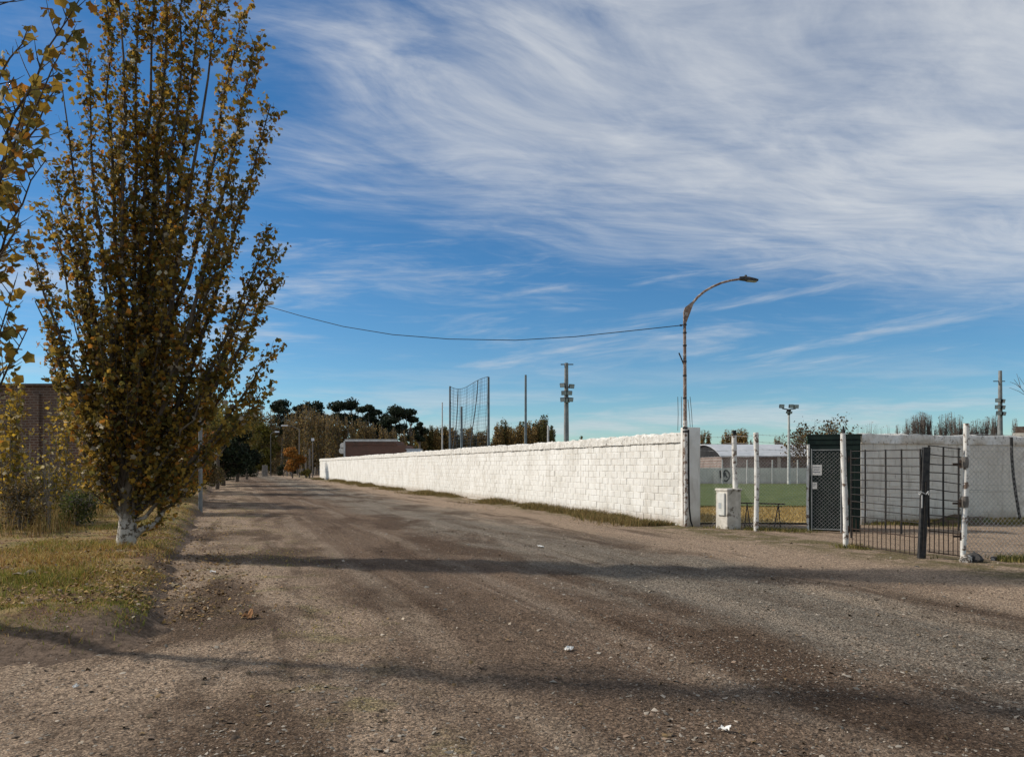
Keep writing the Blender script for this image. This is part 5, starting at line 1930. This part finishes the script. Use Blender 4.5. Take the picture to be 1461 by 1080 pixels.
bare_tree(at(1162, 76), 8.0, 2.8, 1.7, 'round headed nearly bare tree with twiggy crown beside the green kiosk', 4, 2200, trunk_r=0.26)
rt = thing('bare_tree', np.array([11.0, 14.2, 0]), 'leafless tree outside the right edge, one bare twig showing in the sky', 'tree')
rto = np.array(rt.location)
fork = np.array([11.0, 14.2, 1.7])
link('trunk', fast_tubes('trunk', [(bez(np.array([0, 0, -.1]), np.array([0.06, 0, 1.0]), fork - rto, 6), 0.10, 0.07)], M['bark_grey'], 8), rt)
sg = []
for k in range(9):
    a = random.uniform(-1.9, 1.9)
    e = fork + np.array([math.cos(a) * random.uniform(.5, 1.3), math.sin(a) * .9, random.uniform(1.0, 2.6)])
    main = bez(fork, (fork + e) / 2 + [math.cos(a) * .25, 0, 0], e, 6)
    sg.append((main - rto, 0.03, 0.006))
    for _ in range(5):
        st_ = main[random.randrange(2, 5)]
        sg.append((bez(st_, st_ + [math.cos(a) * .15, rng.normal(0, .15), .2], st_ + [math.cos(a) * .3, rng.normal(0, .3), random.uniform(.3, .7)], 4) - rto, 0.01, 0.003))
tw = bez(fork, P(1482, 590, 14.0), P(1446.5, 541, 14.0), 9)
sg.append((tw - rto, 0.022, 0.004))
for q_, e in ((5, (1454, 538)), (6, (1440, 553)), (6, (1461, 541)), (7, (1450.5, 533)), (7, (1441, 545))):
    sg.append((np.array([tw[q_], (tw[q_] + P(*e, 14.0)) / 2 + [0, 0, .02], P(*e, 14.0)]) - rto, 0.006, 0.003))
ob = link('branches', fast_tubes('branches', sg, M['bark_grey'], 4), rt); ob['kind'] = 'stuff'

# ================================================================== SAPLINGS AND WEEDS by the left building
def sapling(loc, h, label, n_st=5, palette=AUT, weights=AUTW, lsize=0.10, sp=0.35, gap=0.075):
    o = thing('sapling', loc, label, 'sapling')
    L_ = np.array(o.location)
    lim = []
    for k in range(n_st):
        a = random.uniform(0, 6.28)
        b0 = np.array([math.cos(a) * 0.06, math.sin(a) * 0.06, 0.0])
        e = np.array([math.cos(a) * sp * random.uniform(.3, 1), math.sin(a) * sp * random.uniform(.3, 1), h * random.uniform(.72, 1.0)])
        lim.append((bez(b0, (b0 + e) / 2 + [math.cos(a) * .05, 0, 0], e, 8), 0.014))
    for p_, r_ in lim:
        mb = MB(); mb.path(list(p_), list(np.linspace(r_, 0.004, 8)), 5); mb.build('stem', M['bark_grey'], o, world=False)
    s_, lp_, ln_, ls_ = leafy_limbs(lim, gap, 0.28, 0.06, lsize, 0.22, 0.6, 0.6)
    ob = link('twigs', fast_tubes('twigs', s_, M['bark_grey']), o); ob['kind'] = 'stuff'
    ob = link('foliage', scatter('foliage', SM_V, SM_F, lp_, rand_rot(len(lp_), ln_), ls_, pick_cols(len(lp_), palette, weights), M['leaf'], .12), o); ob['kind'] = 'stuff'
    return o


YEL = [(0.42, 0.27, 0.035), (0.30, 0.20, 0.035), (0.18, 0.155, 0.035), (0.42, 0.35, 0.20)]
sapling(at(14, 17.5) + [0, 0, 0.12], 3.75, 'slender yellow leaved sapling at the left edge before the brick wall', 7, YEL, [.35, .3, .2, .15], 0.11, 0.32, 0.05)
sapling(at(45, 18.5) + [0, 0, 0.12], 2.4, 'shorter sparse sapling second from the left edge', 4, YEL, [.2, .3, .3, .2], 0.085, 0.4, 0.14)
sapling(at(70, 17.0) + [0, 0, 0.12], 2.7, 'spindly sapling with few pale leaves between edge saplings and the poplar', 4, YEL, [.2, .3, .3, .2], 0.085, 0.5, 0.13)
sapling(at(95, 20.5) + [0, 0, 0.12], 3.7, 'leafy yellow sapling just left of the tall poplar', 6, YEL, [.4, .3, .2, .1], 0.10, 0.6, 0.06)
sapling(at(-14, 16.0) + [0, 0, 0.12], 2.6, 'sapling cut by the left edge of view', 4, YEL, [.3, .3, .3, .1], 0.09, 0.4, 0.1)
for px, Y, h, r_, pal, lab in ((28, 16.6, 1.1, 0.6, BROWN, 'dry brown weed clump at the left edge of the verge'), (62, 19.0, 1.5, 0.8, OLIVE, 'olive weed thicket under the saplings'),
                               (108, 18.0, 0.9, 0.55, [(0.05, 0.07, 0.018), (0.07, 0.085, 0.022), (0.10, 0.10, 0.03), (0.06, 0.06, 0.02)], 'green low weed clump left of the poplar trunk'),
                               (12, 20.0, 1.9, 0.9, BROWN, 'tall grey brown weeds before the brick wall'), (130, 21.5, 1.3, 0.8, OLIVE, 'weedy bush behind the poplar trunk')):
    crown_tree('weed_clump', at(px, Y) + [0, 0, 0.1], h, r_, 0.1, 1500, 0.055, pal, [.25, .25, .25, .25], lab, 'weeds', trunk_r=0.018, bark='bark_grey', clumps=11, nl=10, mat='leaf')

# ================================================================== GRASS
def blades(name, pos, hmin, hmax, width, palette, weights, bend=0.4, hscale=None):
    n = len(pos)
    h = rng.uniform(hmin, hmax, n)
    if hscale is not None: h = h * hscale
    a = rng.uniform(0, 2 * math.pi, n)
    b = rng.uniform(0, 2 * math.pi, n)
    wv_ = np.stack([np.cos(a), np.sin(a), np.zeros(n)], -1) * width * rng.uniform(.6, 1.4, n)[:, None]
    lean = np.stack([np.cos(b), np.sin(b), np.zeros(n)], -1) * (h * rng.uniform(0, bend * 2, n))[:, None]
    up = np.stack([np.zeros(n), np.zeros(n), h], -1)
    v0 = pos - wv_; v1 = pos + wv_
    v2 = pos + up * 0.62 + lean * 0.35 + wv_ * 0.7
    v3 = pos + up * 0.62 + lean * 0.35 - wv_ * 0.7
    v4 = pos + up + lean
    vs = np.stack([v0, v1, v2, v3, v4], 1).reshape(-1, 3)
    base = (np.arange(n) * 5)[:, None]
    tri = np.array([[0, 1, 2], [0, 2, 3], [3, 2, 4]])
    fs = (base[:, None, :] + tri[None]).reshape(-1, 3)
    cols = np.repeat(pick_cols(n, palette, weights, 0.25), 5, 0)
    return np_mesh(name, vs, fs, M['blade'], cols)


GRASS = [(0.155, 0.175, 0.034), (0.245, 0.225, 0.045), (0.46, 0.310, 0.095), (0.50, 0.37, 0.155), (0.34, 0.180, 0.060)]
n = 150000
a_ = 7.3 + rng.exponential(9.0, n)
v_ = -0.70 - rng.exponential(3.2, n)
ok = (a_ < 62) & (v_ > -22)
a_, v_ = a_[ok], v_[ok]
z_ = verge_z(a_, v_)
keep = (z_ > 0.085 + 0.035 * rng.normal(size=len(a_))) & (fbm2(a_, v_, 1.3, 3, 51) + 0.5 * rng.normal(size=len(a_)) > -0.18)
a_, v_, z_ = a_[keep], v_[keep], z_[keep]
patch = fbm2(a_, v_, 0.45, 3, 52)
green = patch + 0.35 * rng.normal(size=len(a_)) + 0.25 * sstep(a_, 15, 9) > 0.24
pos = a_[:, None] * U + v_[:, None] * V
pos[:, 2] = z_ - 0.01
hs_ = 0.55 + 1.0 * np.clip(fbm2(a_, v_, 1.1, 4, 53) + 0.3, 0, 1.8)
me = blades('verge_green_grass', pos[green], 0.03, 0.085, 0.0042, GRASS, [.42, .38, .12, .04, .04], 0.6, hs_[green])
tag(link('green_grass', me), kind='stuff')
me = blades('verge_dry_grass', pos[~green], 0.03, 0.09, 0.0042, GRASS, [.05, .12, .30, .15, .38], 0.7, hs_[~green])
tag(link('dry_grass', me), kind='stuff')
# tall dry stalks by the building
n = 5500
a_ = 17.5 + rng.uniform(0, 13, n); v_ = -3.2 - rng.exponential(3.2, n)
keep = fbm2(a_, v_, 0.8, 2, 55) > 0.0
a_, v_ = a_[keep], v_[keep]
pos = a_[:, None] * U + v_[:, None] * V
pos[:, 2] = 0.1
me = blades('tall_weeds', pos, 0.25, 0.85, 0.006, [(0.15, 0.14, 0.04), (0.33, 0.23, 0.085), (0.24, 0.15, 0.055)], [.3, .4, .3], 0.45)
tag(link('tall_grass', me), kind='stuff')
# weeds along the foot of the long wall
n = 60000
a_ = 17.6 + rng.uniform(0, 1, n) ** 1.25 * 80
v_ = 11.52 - np.abs(rng.normal(0, 0.75, n))
dens_ = fbm2(a_, v_ * 2.0, 0.35, 3, 57) + 0.25 * fbm2(a_, v_, 2.2, 2, 58) - 0.25 * (11.5 - v_)
keep = dens_ > -0.12 + 0.1 * (a_ < 20.5)
a_, v_, dens_ = a_[keep], v_[keep], dens_[keep]
pos = a_[:, None] * U + v_[:, None] * V
pos[:, 2] = road_z(pos[:, 0], pos[:, 1]) - 0.01
hsc = 0.3 + 0.95 * np.clip(dens_ + 0.2, 0, 1) + 0.006 * (a_ - 17)
me = blades('wall_weeds', pos, 0.06, 0.22, 0.007, [(0.085, 0.09, 0.026), (0.20, 0.155, 0.06), (0.30, 0.21, 0.09), (0.16, 0.105, 0.045)], [.22, .3, .26, .22], 0.7, hsc)
tag(link('wall_foot_weeds', me), kind='stuff')
# weeds around fence feet and gate
pos = []
for p0, p1_, n, sp in ((FA + [0, -.2, 0], FD + [0, -.15, 0], 2200, .22), (RA + [-.2, 0, 0], RC, 2600, .16), (GW0 + GWn * .15 + GWd * .2, GW0 + GWd * 6 + GWn * .2, 5200, .22), (GW0 + GWn * .7 + GWd * 2.2, GW0 + GWd * 6.5 + GWn * 1.1, 9000, .5), (GA, GA + [0.25, -.3, 0], 400, .15), (GC + [-.4, -.1, 0], GC + [.9, -.1, 0], 1500, .14), (W0 + UN * .15, W0 + U * 2.5 + UN * .2, 900, .14)):
    f = rng.random(n)[:, None]
    q_ = np.array(p0)[None] * (1 - f) + np.array(p1_)[None] * f + np.concatenate([rng.normal(0, sp, (n, 2)), np.zeros((n, 1))], 1)
    k_ = fbm2(q_[:, 0], q_[:, 1], 1.4, 2, 61) > -0.15
    pos.append(q_[k_])
pos = np.concatenate(pos); pos[:, 2] = road_z(pos[:, 0], pos[:, 1]) - 0.01
me = blades('fence_weeds', pos, 0.03, 0.13, 0.006, [(0.10, 0.11, 0.03), (0.20, 0.175, 0.05), (0.32, 0.24, 0.09)], [.4, .35, .25], 0.6)
tag(link('fence_foot_weeds', me), kind='stuff')
# pitch and straw grass
n = 16000
pos = np.stack([rng.uniform(4, 14, n), rng.uniform(21.0, 28.2, n), np.full(n, 0.04)], -1)
pos = pos[pos[:, 0] > WX(pos[:, 1]) + .5]
me = blades('straw', pos, 0.04, 0.13, 0.009, [(0.42, 0.30, 0.11), (0.34, 0.24, 0.09), (0.22, 0.17, 0.07)], [.5, .3, .2], 0.7)
tag(link('straw_grass', me), kind='stuff')
# sparse grass on the quiet left strip of the road
n = 9000
a_ = 7.5 + rng.uniform(0, 24, n); v_ = rng.normal(0.55, 0.6, n)
keep = (fbm2(a_, v_, 0.7, 3, 63) + 0.3 * rng.normal(size=n) > 0.35)
pos = a_[keep][:, None] * U + v_[keep][:, None] * V
pos[:, 2] = road_z(pos[:, 0], pos[:, 1]) - 0.004
me = blades('strip_grass', pos, 0.012, 0.04, 0.004, GRASS, [.25, .25, .3, .15, .05], 0.8)
tag(link('sparse_grass', me), kind='stuff')

# ================================================================== GRAVEL, LITTER, STONES
ST_V = np.array([(1, 0, .1), (-1, 0, -.05), (.1, 1, 0), (-.1, -1, .1), (.1, .1, .62)], float)
ST_F = np.array([(0, 2, 4), (2, 1, 4), (1, 3, 4), (3, 0, 4)])
n = 190000
Yp = 2.6 * np.exp(rng.uniform(0, math.log(30 / 2.6), n))
Xp = rng.uniform(-0.72, 0.72, n) * Yp
vq = Xp * V[0] + Yp * V[1]
aq = Xp * U[0] + Yp * U[1]
prob = 0.16 + 0.50 * np.exp(-((vq - 5.4) / 2.2) ** 2) + 0.35 * sstep(-Yp, -9, -4)
prob *= 0.55 + 0.6 * (fbm2(Xp, Yp, 0.8, 3, 71) + 0.4)
keep = (rng.random(n) < prob) & (vq < 11) & ~((vq < -0.9) & (aq > 8.2)) & (Yp < 19.5 + 0 * Xp)
Xp, Yp, vq, aq = Xp[keep], Yp[keep], vq[keep], aq[keep]
n = len(Xp)
sz = np.clip(np.exp(rng.normal(-5.0, 0.5, n)), 0.0025, 0.030) * (0.80 + 0.035 * Yp)
pos = np.stack([Xp, Yp, np.maximum(road_z(Xp, Yp), np.where(vq < -0.3, verge_z(aq, vq), -1.0)) + sz * 0.12], -1)
nn = np.stack([rng.normal(0, .35, n), rng.normal(0, .35, n), np.ones(n)], -1)
s3 = sz[:, None] * np.stack([rng.uniform(.8, 1.5, n), rng.uniform(.6, 1.0, n), rng.uniform(.5, .9, n)], -1)
cols = pick_cols(n, [(0.22, 0.195, 0.16), (0.33, 0.285, 0.23), (0.17, 0.12, 0.085), (0.095, 0.070, 0.050), (0.34, 0.29, 0.23)], [.26, .10, .32, .31, .01], .22)
me = scatter('gravel', ST_V, ST_F, pos - [0, 0, 0.002], rand_rot(n, nn), s3, cols, M['stone'], 0.3)
tag(link('gravel', me), kind='stuff')
print('gravel', n)
# fallen leaves on verge and road edge
n = 5200
a_ = 8.4 + rng.exponential(7.0, n); v_ = np.where(rng.random(n) < .30, rng.normal(-0.35, 0.40, n), -0.8 - rng.exponential(2.3, n))
keep = (a_ < 45)
a_, v_ = a_[keep], v_[keep]
n = len(a_)
pos = a_[:, None] * U + v_[:, None] * V
zz = verge_z(a_, v_)
pos[:, 2] = np.maximum(zz, road_z(pos[:, 0], pos[:, 1])) + rng.uniform(0.012, 0.05, n) * np.where(zz > 0.04, 1.0, 0.4)
nn = np.stack([rng.normal(0, .35, n), rng.normal(0, .35, n), np.ones(n)], -1)
cols = pick_cols(n, [(0.20, 0.12, 0.055), (0.13, 0.08, 0.04), (0.34, 0.28, 0.20), (0.30, 0.19, 0.06)], [.40, .30, .08, .22], .25)
me = scatter('fallen_leaves', LEAF_V * [1, 1, 1.6], LEAF_F, pos, rand_rot(n, nn), rng.uniform(.022, .055, n), cols, M['litter'], .15)
tag(link('fallen_leaves', me), kind='stuff')
# leaves blown over the road
n = 320
Yp = 4 * np.exp(rng.uniform(0, math.log(6), n)); Xp = rng.uniform(-0.7, 0.65, n) * Yp
pos = np.stack([Xp, Yp, road_z(Xp, Yp) + .012], -1)
nn = np.stack([rng.normal(0, .4, n), rng.normal(0, .4, n), np.ones(n)], -1)
cols = pick_cols(n, [(0.20, 0.13, 0.06), (0.10, 0.07, 0.04), (0.34, 0.28, 0.21)], [.4, .52, .08], .25)
me = scatter('blown_leaves', LEAF_V * [1, 1, 1.6], LEAF_F, pos, rand_rot(n, nn), rng.uniform(.02, .05, n), cols, M['litter'], .15)
tag(link('blown_leaves', me), kind='stuff')


def rock(name, loc, s, mat, label, cat, flat=0.7, seed=1):
    r_ = np.random.default_rng(seed)
    vs, fs = [], []
    import bmesh
    bm = bmesh.new()
    bmesh.ops.create_icosphere(bm, subdivisions=2, radius=1.0)
    me = bpy.data.meshes.new(name)
    for v__ in bm.verts:
        k = 1 + 0.28 * float(fbm2(v__.co.x * 1.3 + seed, v__.co.y * 1.3 + v__.co.z * 1.7, 1.0, 3, seed))
        v__.co *= k
        v__.co.z *= flat
        v__.co *= s
    bm.to_mesh(me); bm.free()
    me.materials.append(mat)
    o = link(name, me, None, (loc[0], loc[1], loc[2] + s * flat * 0.55))
    tag(o, label, cat)
    return o


M['rock_dark'] = noisy('dark_rock', (0.035, 0.033, 0.032), (0.075, 0.07, 0.065), 20, .9, .6, 40)
M['rock_white'] = noisy('whitewashed_rock', (0.58, 0.55, 0.50), (0.40, 0.36, 0.31), 16, .9, .6, 40, c3=(0.10, 0.08, 0.065), cover3=.52, scale3=12)
rock('stone', G(1378.5, 803), 0.10, M['rock_white'], 'whitewashed stone at the foot of the thick gate post', 'stone', .9, 3)
rock('stone', G(1390, 802), 0.125, M['rock_dark'], 'round dark stone beside the whitewashed stone at the gate post', 'stone', .85, 5)
rock('stone', G(1418, 799), 0.055, M['rock_white'], 'small white stone in the weeds right of the gate post', 'stone', .8, 8)
rock('stone', G(1308, 811), 0.045, M['rock_dark'], 'small dark stone on the dirt in front of the gate', 'stone', .6, 11)
M['husk'] = noisy('dry_pale_bark', (0.36, 0.29, 0.19), (0.26, 0.20, 0.13), 16, .9, .5, 40)
M['litter_brown'] = noisy('brown_rag', (0.20, 0.09, 0.035), (0.30, 0.16, 0.07), 16, .9, .6, 40)


def scrap(px, py, w_, h_, mat, label, cat='litter', seed=0, z=0.0):
    """crumpled piece of litter: a folded sheet with thickness"""
    r_ = np.random.default_rng(seed)
    g = G(px, py)
    n_ = 5
    vs = []
    for top in (1, 0):
        for i in range(n_):
            for j in range(n_):
                zz_ = 0.006 + h_ * abs(float(fbm2(i * .9 + seed, j * .9, 1.0, 2, seed + 5))) * 1.2
                vs.append((w_ * (i / (n_ - 1) - .5) + r_.normal(0, w_ * .04), w_ * .7 * (j / (n_ - 1) - .5) + r_.normal(0, w_ * .04), zz_ + (0.004 if top else 0)))
    fs = []
    for i in range(n_ - 1):
        for j in range(n_ - 1):
            k = i * n_ + j
            fs.append([k, k + n_, k + n_ + 1, k + 1])
            k += n_ * n_
            fs.append([k, k + 1, k + n_ + 1, k + n_])
    ring = [i * n_ for i in range(n_)] + [(n_ - 1) * n_ + j for j in range(1, n_)] + [i * n_ + n_ - 1 for i in range(n_ - 2, -1, -1)] + [j for j in range(n_ - 2, 0, -1)]
    for i in range(len(ring)):
        a, b = ring[i], ring[(i + 1) % len(ring)]
        fs.append([b, a, a + n_ * n_, b + n_ * n_])
    mb = MB(); mb.add(vs, fs)
    o = mb.build('litter', mat, world=False)
    o.location = (g[0], g[1], float(road_z(g[0], g[1])) + z + 0.004)
    o.rotation_euler = (0, 0, r_.uniform(0, 6))
    tag(o, label, cat)


scrap(355, 884, 0.13, 0.06, M['litter_brown'], 'crumpled brown scrap on the pale left strip of the road', seed=1)
scrap(812, 926, 0.07, 0.03, M['paper'], 'small white paper scrap in the middle of the road', seed=2)
scrap(1034, 1045, 0.06, 0.03, M['paper'], 'white scrap near the bottom of the road foreground', seed=3)
scrap(240, 839, 0.20, 0.04, M['husk'], 'pale dry piece of bark beside the verge edge', seed=4)
scrap(304, 818, 0.11, 0.03, M['paper'], 'pale paper scrap on the road left of the shadow band', seed=5)
scrap(35, 846, 0.24, 0.06, M['husk'], 'pale broken bark pieces lying on the green verge grass', seed=6, z=0.22)
scrap(168, 808, 0.15, 0.04, M['husk'], 'pale dry leaf bundle on the verge in front of the poplar', seed=7, z=0.22)
scrap(772, 780, 0.14, 0.03, M['paper'], 'pale scrap on the gravel halfway to the white wall', seed=8)
scrap(108, 978, 0.045, 0.02, M['paper'], 'tiny white scrap in the lower left dirt', seed=9)

# low heap of dirt at the foot of the grey wall
mo = P(1365, 741, 19.5); 
hx_, hy_ = np.meshgrid(np.linspace(-1.3, 1.3, 26), np.linspace(-.8, .8, 18), indexing='ij')
hz_ = 0.34 * np.exp(-(hx_ / .6) ** 2 - (hy_ / .4) ** 2) + 0.20 * np.exp(-((hx_ - .75) / .3) ** 2 - ((hy_) / .3) ** 2) + .03 * fbm2(hx_, hy_, 5, 3, 81) - .05
ii = np.arange(hx_.size).reshape(hx_.shape)
q = np.stack([ii[:-1, :-1], ii[1:, :-1], ii[1:, 1:], ii[:-1, 1:]], -1).reshape(-1, 4)
M['heap'] = noisy('dark_soil_heap', (0.055, 0.038, 0.026), (0.12, 0.085, 0.06), 9, .95, .8, 30, c3=(.06, .065, .02), cover3=.55, scale3=4)
o = link('dirt_heap', np_mesh('dirt_heap', np.stack([hx_, hy_, hz_], -1).reshape(-1, 3), q, M['heap'], smooth=True), None, (12.3, 20.9, 0))
tag(o, 'low mound of dark soil at the foot of the grey wall', 'dirt heap')
